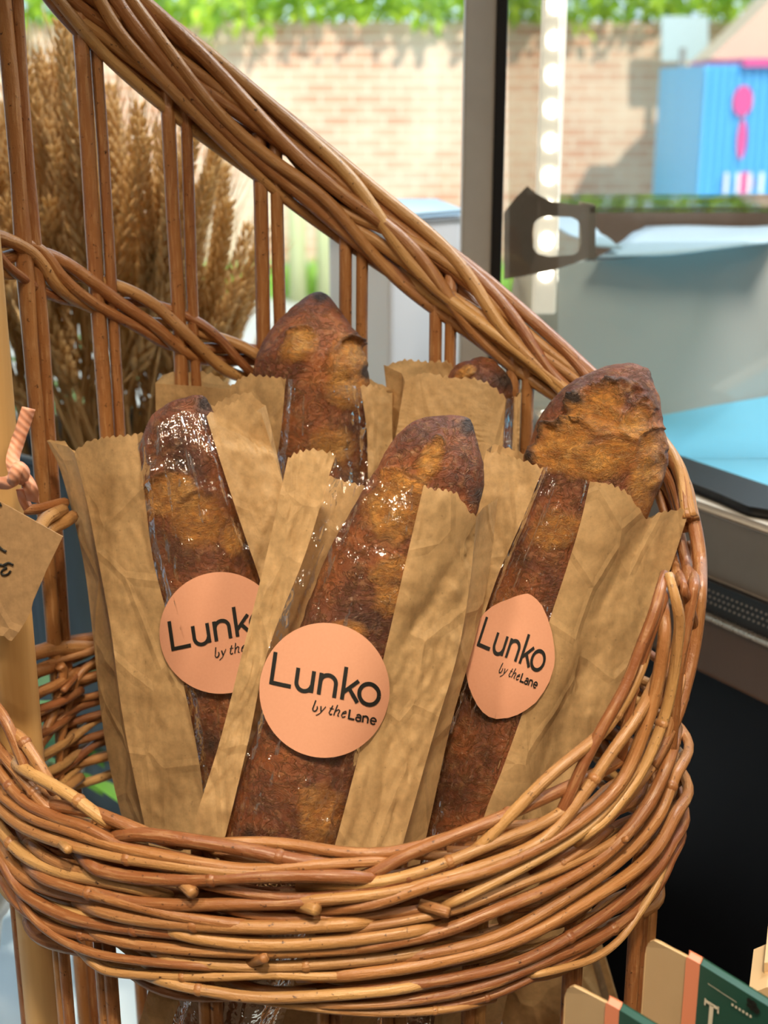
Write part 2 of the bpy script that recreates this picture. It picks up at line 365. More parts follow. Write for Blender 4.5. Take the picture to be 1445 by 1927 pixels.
# ------------------------------------------------------------------ white cabinet by the window
def white_cabinet():
    Y = 1.16; A_ = P(735, 560, Y); zt = P(735, 418, Y).z; L = P(618, 560, Y+.07); Rr = P(866, 560, Y+.05)
    t = empty('white_cabinet', (A_.x, Y, LEDGE_Z), 'plain white box cabinet standing behind the basket near the window', 'cabinet')
    top = [Vector((p.x, p.y, zt)) for p in (A_, Rr, Rr+Vector((-.02, .12, 0)), L+Vector((.02, .10, 0)), L)]
    m = NT('white_laminate'); m.set(Base_Color=m.mix((.92, .92, .95), (.86, .87, .92), m.noise(m.coord('Object'), 10, 2)), Roughness=.35)
    b = MB(); b.prism(top, (0, 0, LEDGE_Z-zt)); b.build('cabinet_body', m.m, t, smooth=False, bevel=.004)
    b = MB(); cx = sum(p.x for p in top)/5; cy = sum(p.y for p in top)/5
    b.prism([Vector((cx+(p.x-cx)*1.01, cy+(p.y-cy)*1.01, zt+.006)) for p in top], (0, 0, -.004)); b.build('cabinet_lid', simple('pale_blue_lid', (.55, .74, .92), .3), t, smooth=False, bevel=.002)
white_cabinet()

# ------------------------------------------------------------------ refrigerated display case (right)
def display_case():
    t = empty('display_case', (.55, .9, 0), 'glass and steel refrigerated display case with dark base to the right of the basket', 'display case')
    p1 = P(1300, 950, .85); dv = Vector((.526, -.85, 0)).normalized(); inn = Vector((.85, .526, 0)).normalized()
    zs = p1.z
    def at(s, i, z): return p1+dv*s+inn*i+Vector((0, 0, z-zs))
    BLK = simple('black_gasket', (.012, .012, .013), .45); DARK = NT('dark_cabinet'); DARK.set(Base_Color=(.006, .007, .010, 1), Roughness=.55)
    DARK.b.inputs['Specular IOR Level'].default_value = .15
    def strip(name, i0, i1, z0, z1, mat, s0=-.22, s1=.62, bev=.001):
        b = MB(); b.prism([at(s0, i0, z0), at(s1, i0, z0), at(s1, i1, z0), at(s0, i1, z0)], (0, 0, z1-z0)); return b.build(name, mat, t, smooth=False, bevel=bev)
    # stacked edge profile, outermost face i=0
    strip('top_edge_trim', .010, .024, zs-.004, zs+.0005, simple('pale_edge', (.75, .70, .62), .35))
    strip('steel_rail', .008, .030, zs-.048, zs-.0045, mat_steel('rail_steel', (.34, .28, .23), .42, .6))
    gk = strip('door_gasket', .004, .030, zs-.070, zs-.0485, BLK)
    b = MB()
    for k in range(90):
        for r_ in range(3): b.box(at(-.15+k*.0042+r_*.0014, .0038, zs-.055-r_*.004), (.0006, .0006, .0006))
    b.build('gasket_dots', simple('grey_dots', (.20, .19, .18), .5), gk, smooth=False)
    strip('lower_gasket_lip', .000, .030, zs-.0735, zs-.0705, mat_steel('lip_steel', (.8, .7, .6), .2))
    strip('brown_steel_band', .001, .030, zs-.112, zs-.074, mat_steel('bronze_steel', (.15, .085, .055), .38, .5))
    strip('base_cabinet', .006, .9, .0, zs-.1125, DARK.m, -.12, 1.0)
    # blue protective-film shelf
    bl = NT('blue_film'); bl.set(Base_Color=bl.mix((.16, .60, .86), (.22, .68, .92), bl.noise(bl.coord('Object'), 7, 3)), Roughness=.35)
    strip('blue_counter_panel', .0302, .36, zs-.012, zs+.001, bl.m, -.2, .5)
    b = MB(); q = [at(-.045, .085, zs+.002), at(.13, .085, zs+.002), at(.6, .085, zs+.002), at(.6, .030, zs+.002), at(.2, .030, zs+.002), at(.13, .038, zs+.002), at(.05, .060, zs+.002)]
    q = [P(1268, 862, .9), P(1300, 874, .87), P(1445, 926, .80), P(1600, 985, .73)]
    q2 = [P(1290, 905, .88), P(1330, 920, .86), P(1385, 952, .82), P(1420, 972, .80), P(1600, 1010, .73)]
    pts = [PZ(x, y, zs+.002) for x, y in ((1262, 868), (1300, 882), (1445, 932), (1640, 1000), (1640, 1035), (1445, 974), (1410, 968), (1360, 946), (1262, 906))]
    b.prism([p+Vector((0, 0, .006)) for p in pts], (0, 0, -.006)); b.build('black_door_edge', BLK, t, smooth=False, bevel=.002)
    # grey box with sloping smoked side, papers on top
    GY = NT('smoked_panel'); GY.set(Base_Color=GY.mix((.68, .62, .53), (.50, .47, .42), GY.noise(GY.coord('Object'), 4, 2)), Roughness=.38)
    GY.b.inputs['Specular IOR Level'].default_value = .6
    zc = zs+.001
    a0, a1 = PZ(925, 842, zc), PZ(1500, 733, zc); zt = P(1160, 480, 1.15).z
    nrm = Vector((.25, 1, 0)).normalized()
    b = MB(); b.prism([a0, a1, a1+Vector((.02, .05, zt-zc)), a0+Vector((.02, .05, zt-zc))], nrm*.03)
    b.build('smoked_rear_panel', GY.m, t, smooth=False, bevel=.002)
    # stainless corner post + gasket
    Yp = .94; x0, x1, x2 = P(866, 600, Yp).x, P(922, 600, Yp).x, P(940, 600, Yp).x
    b = MB(); b.box(((x0+x1)/2, Yp+.012, (2.2+LEDGE_Z)/2), ((x1-x0)/2, .012, (2.2-LEDGE_Z)/2)); b.build('corner_post', mat_steel('post_steel', (.85, .80, .73), .42, .12), t, smooth=False, bevel=.0015)
    b = MB(); b.box(((x1+x2)/2, Yp+.010, (2.2+LEDGE_Z)/2), ((x2-x1)/2+.0002, .012, (2.2-LEDGE_Z)/2)); b.build('post_gasket', BLK, t, smooth=False, bevel=.001)
    # glass: front pane and inner sliding pane
    b = MB(); b.prism([P(942, 1000, .96), P(1700, 1000, .96), P(1700, -200, .96), P(942, -200, .96)], (0, .005, 0))
    b.build('front_glass_pane', mat_glass('case_glass', (.94, .94, .93), .04), t, smooth=False)
    b = MB(); b.prism([P(958, 835, 1.0), P(1050, 835, 1.0), P(1050, -150, 1.0), P(958, -150, 1.0)], (0, .004, 0))
    b.build('inner_glass_pane', mat_glass('case_glass_green', (.90, .88, .84), .05), t, smooth=False)
    # glass shelf with dark underside and bracket
    b = MB(); b.prism([P(1048, 383, 1.03), P(1108, 388, 1.02), P(1460, 364, 1.03), P(1460, 374, 1.04), P(1108, 398, 1.03), P(1048, 392, 1.04)], (0, .002, 0)); 
    sh = MB(); z_ = P(1108, 390, 1.03).z
    s4 = [P(1048, 372, 1.06), P(1110, 385, 1.03), P(1500, 358, 1.03), P(1500, 352, 1.09)]
    sh.prism([Vector((p.x, p.y, z_)) for p in s4[:3]]+[Vector((s4[3].x, 1.16, z_)), Vector((s4[0].x, 1.16, z_))], (0, 0, -.004))
    sh.build('glass_shelf', mat_glass('shelf_glass', (.75, .78, .74), .10), t, smooth=False)
    b = MB(); b.prism([P(1112, 390, 1.36), P(1520, 366, 1.36), P(1520, 470, 1.36), P(1112, 492, 1.36)], (0, .012, 0))
    m = NT('bronze_shelf_back'); m.set(Base_Color=m.mix((.20, .12, .08), (.34, .25, .19), m.noise(m.coord('Object', (30, 1, .6)), 1., 3)), Roughness=.3, Metallic=.4)
    b.build('shelf_back_rail', m.m, t, smooth=False, bevel=.001)
    b = MB(); b.prism([P(1095, 384, 1.03), P(1118, 388, 1.03), P(1118, 488, 1.03), P(1095, 480, 1.03)], (0, .01, 0)); b.build('shelf_bracket', mat_steel('bracket_steel', (.62, .55, .45), .25), t, smooth=False, bevel=.001)
    # bronze plate with a rounded window below the shelf
    out = [(948, 400), (970, 372), (992, 350), (1012, 366), (1038, 379), (1072, 384), (1104, 387), (1106, 420), (1108, 452), (1108, 484), (1080, 496), (1040, 509), (995, 518), (948, 526), (948, 484), (948, 440)]
    b = MB(); cx, cy = 1048, 445; inn_ = []
    for (x, y) in out:
        a = math.atan2(y-cy, x-cx); c_, s_ = math.cos(a), math.sin(a); inn_.append((cx+46*math.copysign(abs(c_)**.55, c_), cy+38*math.copysign(abs(s_)**.6, s_)-(x-cx)*0))
    n = len(out); lv = [[P(x, y, Yy) for x, y in L_] for Yy, L_ in ((1.0, out), (1.0, inn_), (1.006, inn_), (1.006, out))]
    b.add(sum(lv, []), [(l*n+k, l*n+(k+1) % n, ((l+1) % 4)*n+(k+1) % n, ((l+1) % 4)*n+k) for l in range(4) for k in range(n)])
    b.build('bracket_plate', mat_steel('plate_steel', (.60, .50, .41), .34, .25), t, smooth=False)
    # LED strip
    Yl = 1.04; c0 = P(1032, -120, Yl); c1 = P(1024, 590, Yl); x_ = P(1033, 300, Yl).x; hw = 22*Yl/F
    ztop, zb = P(1033, -150, Yl).z, P(1024, 590, Yl).z
    m = NT('led_diffuser'); m.set(Base_Color=(.75, .72, .64, 1), Roughness=.4, Emission_Color=(1, .95, .82, 1), Emission_Strength=.9)
    b = MB(); b.box((x_, Yl, (ztop+zb)/2), (hw, .004, (ztop-zb)/2)); st = b.build('led_strip', m.m, t, smooth=False, bevel=.002)
    m = NT('led_light'); m.set(Base_Color=(1, 1, 1, 1), Emission_Color=(1, .96, .86, 1), Emission_Strength=16.)
    pz = P(1033, 10, Yl).z; dz = (P(1033, 10, Yl).z-P(1033, 76, Yl).z)
    k = -2
    while pz-k*dz > zb+.01:
        b = MB(); z0 = pz-k*dz; vs = [(x_, Yl-.009, z0)]
        for a in range(14): vs.append((x_+math.cos(a*math.pi/7)*hw*.62, Yl-.0045, z0+math.sin(a*math.pi/7)*hw*.75))
        b.add(vs, [(0, 1+a, 1+(a+1) % 14) for a in range(14)]); b.build('led', m.m, st); k += 1
    # small steel foot of the post behind the right bread
    b = MB(); c = P(1012, 800, 1.0); b.tube([c+Vector((0, 0, -.03)), c+Vector((0, 0, .012)), c+Vector((0, 0, .013))], [.009, .009, .006], 16)
    b.build('glass_clamp', mat_steel('clamp_steel', (.8, .76, .68), .12), t)
    return zt
zt_case = display_case()
# papers lying on the case
def paper_sheet(corners, name, label, mat, z):
    b = MB(); n = 10; c = [PZ(x, y, z) for x, y in corners]; vs = []
    for i in range(n+1):
        for j in range(n+1):
            p = c[0].lerp(c[1], i/n).lerp(c[3].lerp(c[2], i/n), j/n); p.z += .004*nz(p.x*14, p.y*14)+.003; vs.append(p)
    b.add(vs, [(i*(n+1)+j, (i+1)*(n+1)+j, (i+1)*(n+1)+j+1, i*(n+1)+j+1) for i in range(n) for j in range(n)])
    return tag(b.build(name, mat, solid=.0012), label, 'paper')
SHEET = simple('pale_blue_sheet', (.66, .82, .93), .35)
paper_sheet([(1125, 492), (1460, 466), (1470, 432), (1215, 430)], 'paper_sheet', 'pale blue paper sheet lying on the grey panel inside the display case', SHEET, zt_case+.004)
paper_sheet([(1120, 470), (1170, 474), (1085, 410), (1010, 415)], 'folded_card', 'pale blue folded card left of the sheet inside the display case', SHEET, zt_case+.010)

# ------------------------------------------------------------------ wheat in a bucket
BKT = mat_steel('galvanised_steel', (.13, .17, .21), .5, .5)
bc = P(235, 1050, 1.03); bz0 = LEDGE_Z; bz1 = P(235, 872, 1.03-.08).z
bk = empty('metal_bucket', (bc.x, 1.03, bz0), 'dark grey ribbed metal bucket holding dried wheat behind the basket', 'bucket')
b = MB(); N = 120; rows = [(0, .070), (.02, .072), (.5, .078), (.96, .084), (1, .086), (1, .082), (.9, .079), (.02, .068), (.02, .001)]
vs = []
for t, r in rows:
    for k in range(N):
        a = 2*math.pi*k/N; rr = r+(.0018*math.cos(a*24) if .03 < t < .95 and r > .07 else 0); vs.append((bc.x+rr*math.cos(a), 1.03+rr*math.sin(a), bz0+(bz1-bz0)*t))
b.add(vs, [(i*N+k, i*N+(k+1) % N, (i+1)*N+(k+1) % N, (i+1)*N+k) for i in range(len(rows)-1) for k in range(N)])
b.build('bucket_body', BKT, bk)
b = MB(); b.tube([(bc.x+.087*math.cos(a*math.pi/24), 1.03+.087*math.sin(a*math.pi/24), bz1) for a in range(49)], .0028, 8); b.build('bucket_rim', BKT, bk)
m = NT('dried_wheat'); rd = m.attr('rnd'); m.set(Base_Color=m.mix(m.mix((.66, .46, .22), (.88, .70, .40), rd), (.50, .32, .14), m.math('MULTIPLY', m.noise(m.coord('Object'), 90, 3), .6)), Roughness=.6)
tr_ = m.n('ShaderNodeBsdfTranslucent', {'Color': (.90, .66, .32, 1)}).outputs[0]
m.t.links.new(m.n('ShaderNodeMixShader', {0: .42, 1: m.b.outputs[0], 2: tr_}).outputs[0], m.out.inputs[0]); WHEAT = m.m
def ellipsoid(b, c, d, L, w_, rnd, n=6, m_=5):
    d = d.normalized(); u = d.orthogonal().normalized(); v = d.cross(u); vs = []
    for i in range(m_+1):
        t = i/m_; r = w_*math.sin(math.pi*(t*.9+.05))**.8
        for k in range(n):
            a = 2*math.pi*k/n; vs.append(c+d*(L*t)+(u*math.cos(a)+v*math.sin(a))*r)
    b.add(vs, [(i*n+k, i*n+(k+1) % n, (i+1)*n+(k+1) % n, (i+1)*n+k) for i in range(m_) for k in range(n)], None, rnd)
ears = []; stems = []
for v in range(4):
    L = .105+.02*random.random(); bend = random.uniform(-.012, .012)
    b = MB(); rows_ = 19
    for i in range(rows_):
        t = i/rows_; z = L*t; xo = bend*t*t
        for s in (0, 1, 2, 3):
            a = s*math.pi/2+(i % 2)*math.pi/4+.2
            d = Vector((math.cos(a)*.42, math.sin(a)*.42, 1)); sc = 1-.35*t
            ellipsoid(b, Vector((xo+math.cos(a)*.0028*sc, math.sin(a)*.0028*sc, z)), d, .0125*sc, .0024*sc, random.random())
            if random.random() < .30:
                p0 = Vector((xo+math.cos(a)*.007*sc, math.sin(a)*.007*sc, z+.011)); p1 = p0+(d+Vector((0, 0, .8)))*random.uniform(.008, .02)
                b.tube([p0, p0.lerp(p1, .5), p1], [.00035, .0003, .0001], 3)
    me_o = b.build('ear', WHEAT); ears.append(me_o.data); bpy.data.objects.remove(me_o)
    b = MB(); b.tube([(bend*1.5*math.sin(math.pi*k/8), 0, -k/8*.44) for k in range(9)], .0011, 5); me_o = b.build('stem', WHEAT); stems.append(me_o.data); bpy.data.objects.remove(me_o)
def env(x):
    pts = [(-160, 240), (0, 180), (45, 130), (95, 50), (120, 20), (160, 40), (185, 130), (235, 180), (300, 215), (370, 225), (425, 250), (455, 370), (485, 440), (510, 560)]
    for (a, b_), (c, d) in zip(pts, pts[1:]):
        if a <= x <= c: return b_+(d-b_)*(x-a)/(c-a)
    return 240
wl = ['dried wheat stalk in the front of the bundle beside the bread basket', 'dried wheat stalk deep in the bundle beside the bread basket']
tips = []
for k in range(150):
    x = random.uniform(-150, 505); tips.append((x, env(x)+(random.random()**1.6)*380+(0 if k % 3 else random.random()*30)))
for k, (x, y) in enumerate(tips):
    Yt = random.uniform(.97, 1.16); tip = P(x, y, Yt)
    bot = Vector((bc.x+.045*random.uniform(-1, 1)+(x-250)*.00010, 1.03+.045*random.uniform(-1, 1), bz1-.04))
    d = (tip-bot).normalized(); v = k % 4; LE = .115
    front = Yt < 1.06
    r_ = empty('wheat_stalk', bot, wl[0] if front else wl[1], 'wheat', 'wheat stalks at the front of the bundle' if front else 'wheat stalks deep in the bundle')
    q = d.to_track_quat('Z', 'Y'); r_.rotation_mode = 'QUATERNION'; r_.rotation_quaternion = q @ __import__('mathutils').Quaternion((0, 0, 1), random.random()*6.28)
    dist = (tip-bot).length
    for nm, me in (('ear', ears[v]), ('stem', stems[v])):
        o = bpy.data.objects.new(nm, me); COL.objects.link(o); o.parent = r_; o.location = (0, 0, dist-LE)
        if nm == 'stem': o.scale = (1, 1, (dist-LE)/.44)

# ------------------------------------------------------------------ plants
LEAFG = leafmat('plant_leaf', (.03, .16, .025), (.16, .42, .06), .3); LEAFD = leafmat('dark_plant_leaf', (.04, .15, .08), (.16, .34, .16), .25)
def potted(name, c, pr, ph, label, leaves, mat, potcol, hgt, L, W, spread=1.):
    t = empty(name, c, label, 'plant'); b = MB(); N = 40; vs = []
    rows = [(0, .7), (.85, .95), (.85, 1.05), (1, 1.07), (1, .96), (.8, .88), (.8, .01)]
    for z, r in rows:
        for k in range(N): a = 2*math.pi*k/N; vs.append((c[0]+pr*r*math.cos(a), c[1]+pr*r*math.sin(a), c[2]+ph*z))
    b.add(vs, [(i*N+k, i*N+(k+1) % N, (i+1)*N+(k+1) % N, (i+1)*N+k) for i in range(len(rows)-1) for k in range(N)])
    b.build('pot', simple('glazed_pot', potcol, .3), t)
    sb = MB(); lb = MB()
    for k in range(leaves):
        a = random.random()*6.28; h = hgt*random.uniform(.3, 1); rr = spread*random.uniform(.02, .10)
        p0 = Vector((c[0], c[1], c[2]+ph*.8)); p2 = p0+Vector((math.cos(a)*rr, math.sin(a)*rr, h)); p1 = p0.lerp(p2, .5)+Vector((0, 0, h*.15))
        sb.tube(cat([p0, p1, p2], 4), .0011, 5)
        for j in range(3):
            aa = a+random.uniform(-1.4, 1.4); leaf(lb, p2.lerp(p1, j*.35), (math.cos(aa), math.sin(aa), random.uniform(-.3, .5)), (0, 0, 1), L*random.uniform(.7, 1.2), W, bend=.35, n=7)
    sb.build('stem', mat, t); o = lb.build('foliage', mat, t)
c = PZ(150, 1500, LEDGE_Z)
potted('potted_plant', (c.x-.02, c.y-.03, LEDGE_Z), .034, .05, 'small green leafy plant on the white ledge behind the basket rim', 8, LEAFG, (.75, .72, .68), .07, .030, .013)
c = P(-25, 1905, .62)
potted('potted_plant', (c.x-.075, .72, LEDGE_Z), .060, .10, 'leafy plant in a white pot at the lower left beside the basket', 26, LEAFD, (.78, .74, .70), .16, .075, .022, .9)
c = P(20, 760, 1.2)
potted('fern_plant', (c.x-.05, 1.26, LEDGE_Z), .06, .10, 'blurred green plant behind the basket left of the wheat bucket', 60, leafmat('fern_leaf', (.10, .26, .12), (.32, .55, .28), .4), (.5, .5, .45), .27, .09, .022, 1.5)

# ------------------------------------------------------------------ the wicker basket
BZ = LEDGE_Z+.001
bask = empty('wicker_basket', (XC, YC, LEDGE_Z), 'tall honey-brown wicker basket stand with a sloping braided arch, holding the baguettes', 'basket')
def zpx(px, py, back): return cyl(px, py, back)
# rim / arch centre line
arch_px = [(-60, -240), (60, -120), (150, -25), (232, 48), (370, 160), (500, 262), (600, 342), (700, 424), (800, 502), (900, 580), (1000, 662), (1080, 725), (1165, 792)]
arch_c = [cyl(x, y, True) for x, y in arch_px]
side_c = [cyl(1262, 890, True), cyl(1296, 985, True), cyl(1310, 1090, False), cyl(1292, 1210, False), cyl(1240, 1330, False), cyl(1150, 1440, False)]
# rods of the arch twist round each other
def frame_at(p):
    th = theta(p); n = Vector((math.sin(th)/RA, -math.cos(th)/RB, 0)).normalized(); return n
def twist(center, K, rr, ru, turns, rad, seed, phase=0., taper=1., spread=0.):
    random.seed(seed); b = MB(); C = cat(center, 14); n = len(C)
    for k in range(K):
        pts = []; rs = []; ph = phase+2*math.pi*k/K; r0 = rad*random.uniform(.82, 1.15); pr = random.uniform(.75, 1.15)
        for i, p in enumerate(C):
            T = (C[min(i+1, n-1)]-C[max(i-1, 0)]).normalized(); nr = frame_at(p); up = nr.cross(T).normalized()
            if up.z < 0: up = -up
            s = i/(n-1); a = ph+turns*2*math.pi*s+1.1*nz(s*4.5, k*5.1, seed); tp = 1+(taper-1)*max(0, (s-.55)/.45)**1.3
            pts.append(p+nr*(math.cos(a)*rr*pr*tp)+up*(math.sin(a)*ru*pr*tp)); rs.append(r0*(1+.05*nz(s*14, k*3.3))*(1-(1-tp)*.35))
        b.tube(pts, rs, 9)
    return b
b = twist(arch_c+side_c[:2], 10, .0080, .0165, .8, .0037, 11, 0., .34)
b2 = twist(arch_c+side_c[:1], 7, .0045, .0110, -.8, .0035, 5, .5, .3)
b.add(b2.v, b2.f, b2.uv, 0.); b.rnd[-len(b2.v):] = b2.rnd
b.build('arch_braid', WICK, bask)
# lower weave on the back half + inner layer everywhere
random.seed(3)
NST = 24
b = MB(); levels = 13
z_top, z_bot = CAMZ-.292, CAMZ-.366
for L in range(levels):
    z0 = z_bot+(z_top-z_bot)*L/(levels-1)
    th = random.random()*6.28; end = th+2*math.pi
    while th < end:
        span = random.uniform(1.6, 2.6); n = int(span*26); pts = []; rs = []; r0 = random.uniform(.0024, .0031); dz = random.uniform(-.004, .004); sh = random.random()*6.28
        for i in range(n+1):
            t = th+span*i/n; s = i/n
            wv = math.sin(t*NST/2+math.pi*L)*.0042
            tuck = -.005*max(0, 1-min(s, 1-s)*9)
            back = 1 if math.cos(t) < .1 else 0
            pts.append(ring(t, z0+dz*(s-.5)*2+.0016*nz(t*3, L*2.2), wv-.004+tuck*(1 if back else .4)-(0 if back else .004))); rs.append(r0*(1-.25*s))
        b.tube(pts, rs, 7); th += span*.86
b.build('woven_band', WICK, bask)
# traced outer rods of the front band: (px, py)... ; width px ; radial offset mm
ROD = [
 (22, 0, [(-40, 1290), (-8, 1330), (15, 1365), (42, 1430), (60, 1475)]), (22, -2, [(20, 1375), (38, 1388), (56, 1412), (85, 1458), (100, 1490)]),
 (24, 1, [(18, 1430), (60, 1456), (130, 1495), (178, 1530), (215, 1556)]), (24, 0, [(66, 1512), (160, 1524), (220, 1545), (285, 1572), (340, 1592)]),
 (26, 2, [(200, 1577), (245, 1570), (290, 1572), (400, 1588), (480, 1602), (570, 1622), (660, 1632)]), (22, 0, [(-38, 1350), (-10, 1400), (30, 1450), (80, 1510), (120, 1548)]),
 (22, 3, [(-36, 1395), (-5, 1448), (45, 1508), (110, 1540), (165, 1558), (230, 1590), (330, 1613), (430, 1634)]),
 (22, 4, [(-34, 1430), (-5, 1488), (60, 1538), (130, 1562), (210, 1590), (300, 1610), (400, 1628), (480, 1636), (600, 1628), (752, 1618)]),
 (23, 5, [(-34, 1465), (0, 1520), (50, 1560), (140, 1593), (240, 1616), (340, 1630), (440, 1642), (520, 1643), (600, 1641)]),
 (26, 6, [(148, 1608), (175, 1630), (200, 1641), (260, 1652), (350, 1656), (450, 1651), (560, 1648), (650, 1650), (740, 1657)]),
 (20, 3, [(45, 1580), (100, 1620), (160, 1642), (205, 1655), (250, 1668)]), (24, 4, [(-30, 1505), (0, 1560), (45, 1610), (110, 1640), (175, 1654), (240, 1667), (330, 1688)]),
 (24, 5, [(140, 1653), (190, 1680), (260, 1697), (340, 1703), (440, 1701), (540, 1700), (640, 1690), (720, 1680)]),
 (24, 3, [(-26, 1545), (0, 1590), (35, 1643), (95, 1674), (180, 1692), (280, 1712), (360, 1722)]), (23, 6, [(46, 1628), (90, 1656), (150, 1675), (210, 1692), (330, 1722), (430, 1738), (500, 1742)]),
 (26, 6, [(143, 1697), (210, 1720), (300, 1735), (400, 1742), (520, 1745), (640, 1740), (720, 1730)]), (24, 5, [(-12, 1580), (8, 1625), (45, 1680), (110, 1718), (180, 1738), (270, 1750), (400, 1762), (500, 1768)]),
 (22, 3, [(30, 1650), (60, 1690), (110, 1712), (180, 1728), (260, 1748), (340, 1760)]), (26, 6, [(300, 1742), (360, 1762), (470, 1777), (600, 1774), (750, 1757), (840, 1738)]),
 (23, 5, [(143, 1742), (220, 1770), (320, 1784), (430, 1791), (560, 1791), (700, 1781), (780, 1765)]), (19, 4, [(-2, 1620), (28, 1695), (90, 1740), (170, 1762), (300, 1776), (400, 1790)]),
 (17, 6, [(22, 1662), (58, 1722), (110, 1765), (165, 1790), (210, 1801), (270, 1809), (360, 1817), (450, 1822)]), (18, 5, [(155, 1795), (180, 1815), (210, 1829), (290, 1836), (400, 1838), (500, 1834), (620, 1837), (720, 1826)]),
 (22, 4, [(290, 1790), (330, 1806), (460, 1819), (600, 1815), (750, 1799), (860, 1775)]), (22, 6, [(270, 1835), (330, 1852), (420, 1870), (500, 1878), (620, 1873), (750, 1861), (850, 1838)]),
 (16, 4, [(430, 1870), (520, 1887), (650, 1903), (750, 1906), (850, 1898), (930, 1880)]), (20, 4, [(330, 1645), (390, 1665), (520, 1689), (640, 1682), (750, 1655), (850, 1620), (930, 1590)]),
 (18, 3, [(400, 1705), (495, 1724), (600, 1729), (750, 1717), (840, 1702)]), (14, 5, [(560, 1890), (650, 1893), (750, 1888), (900, 1862), (1000, 1826)]),
 (24, 1, [(640, 1660), (700, 1643), (777, 1604), (906, 1553), (968, 1527), (1071, 1480), (1125, 1455), (1180, 1420), (1215, 1380)]), (23, 3, [(880, 1612), (906, 1590), (950, 1545), (1040, 1455), (1123, 1388), (1165, 1335), (1200, 1270), (1222, 1200)]),
 (22, 4, [(560, 1668), (700, 1661), (803, 1637), (932, 1585), (1035, 1542), (1100, 1490), (1150, 1425)]), (22, 4, [(1045, 1545), (1060, 1521), (1102, 1429), (1138, 1362), (1178, 1290), (1205, 1220), (1232, 1150), (1250, 1080)]),
 (23, 6, [(480, 1700), (600, 1694), (740, 1678), (870, 1642), (1009, 1589), (1081, 1517), (1153, 1413), (1205, 1340), (1240, 1260)]), (20, 2, [(1168, 1440), (1171, 1415), (1185, 1325), (1207, 1241), (1235, 1163), (1262, 1085)]),
 (25, 7, [(560, 1715), (700, 1702), (803, 1667), (932, 1632), (1060, 1568), (1164, 1480), (1215, 1365), (1236, 1290), (1250, 1200), (1248, 1130)]), (19, 7, [(820, 1712), (870, 1690), (932, 1660), (1060, 1590), (1130, 1535), (1180, 1470), (1225, 1400)]),
 (21, 8, [(1075, 1592), (1110, 1565), (1148, 1532), (1205, 1455), (1246, 1362), (1265, 1285), (1274, 1220), (1278, 1160), (1258, 1080)]),
 (18, 5, [(620, 1755), (700, 1743), (855, 1713), (968, 1668), (1060, 1632), (1164, 1578), (1220, 1520)]), (25, 6, [(600, 1788), (700, 1779), (829, 1754), (932, 1713), (1035, 1671), (1138, 1609), (1215, 1522), (1255, 1440), (1275, 1370)]),
 (23, 5, [(700, 1812), (803, 1795), (932, 1764), (1060, 1693), (1164, 1620), (1232, 1547), (1262, 1480), (1285, 1400)]), (25, 6, [(560, 1840), (700, 1830), (855, 1803), (983, 1764), (1112, 1692), (1215, 1620), (1262, 1550), (1285, 1480)]),
 (23, 5, [(600, 1868), (700, 1863), (855, 1840), (983, 1808), (1112, 1738), (1210, 1664), (1258, 1600), (1280, 1530)]), (22, 4, [(640, 1890), (760, 1884), (906, 1856), (1035, 1804), (1138, 1757), (1216, 1694), (1256, 1630), (1272, 1560)]),
 (17, 3, [(740, 1905), (829, 1897), (932, 1871), (1020, 1829), (1100, 1786), (1180, 1735)]), (15, 6, [(980, 1838), (1030, 1829), (1112, 1806), (1164, 1770), (1205, 1714), (1237, 1661), (1258, 1600)]),
 (17, 4, [(820, 1722), (896, 1697), (1009, 1652), (1080, 1610), (1150, 1560)]), (20, 3, [(1120, 1560), (1180, 1500), (1240, 1420), (1268, 1330), (1290, 1240)]), (22, 2, [(1000, 1640), (1100, 1580), (1190, 1490), (1250, 1390), (1285, 1300)]),
]
random.seed(21); b = MB()
for wd, dr, pts in ROD:
    pp = cat([(x, y, 0) for x, y in pts], 6); n = len(pp); q = []; rs = []
    for i, p in enumerate(pp):
        s = i/(n-1); e = min(s, 1-s); d_ = dr*.001-.008*max(0, 1-e*7)**2
        c = cyl(p.x, p.y, False, d_); q.append(c); dep = proj(c)[2]
        rs.append(wd*.5/F*dep*(1.04 if e > .1 else .8+.24*e/.1)*(1+.03*nz(i*.21, wd)))
    core = list(q)
    # rods that reach the side carry on round the back of the ring
    for end in (0, 1):
        e0, e1 = (q[-1], q[-2]) if end else (q[0], q[1])
        t0 = theta(e0); zz = e0.z; dz = e0.z-e1.z
        if (end and t0 > R(74) and e0.z < CAMZ-.262) or (not end and t0 < R(-72)):
            sg = 1 if end else -1; k0 = len(q)-4 if end else 3
            for i, j in enumerate(range(k0, len(q)) if end else range(k0, -1, -1)):
                p_ = q[j]; th_ = theta(p_); q[j] = ring(th_, p_.z, dr*.001-.0008*i)
            ext = [ring(theta(q[-1] if end else q[0])+sg*R(5)*i, zz+min(.003, max(-.003, dz))*min(i, 3)*.6, dr*.001-.003-.0006*i) for i in range(1, 10 if end else 4)]
            if end: q = q+ext; rs = rs+[rs[-1]]*len(ext)
            else: q = ext[::-1]+q; rs = [rs[0]]*len(ext)+rs
    for _ in range(2): q = [q[0]]+[(q[i-1]+q[i]*2+q[i+1])/4 for i in range(1, len(q)-1)]+[q[-1]]
    n = len(q)
    b.tube(q, rs, 10)
    if random.random() < .55:      # a knot on the rod
        i = random.randint(n//4, 3*n//4); T = (q[i+1]-q[i]).normalized(); r = rs[i]
        b.tube([q[i]-T*r*1.1, q[i]-T*r*.4, q[i], q[i]+T*r*.4, q[i]+T*r*1.1], [r*.7, r*1.13, r*1.2, r*1.13, r*.7], 9, b.rnd[-1]*.6)
b.build('front_weave', WICK, bask)
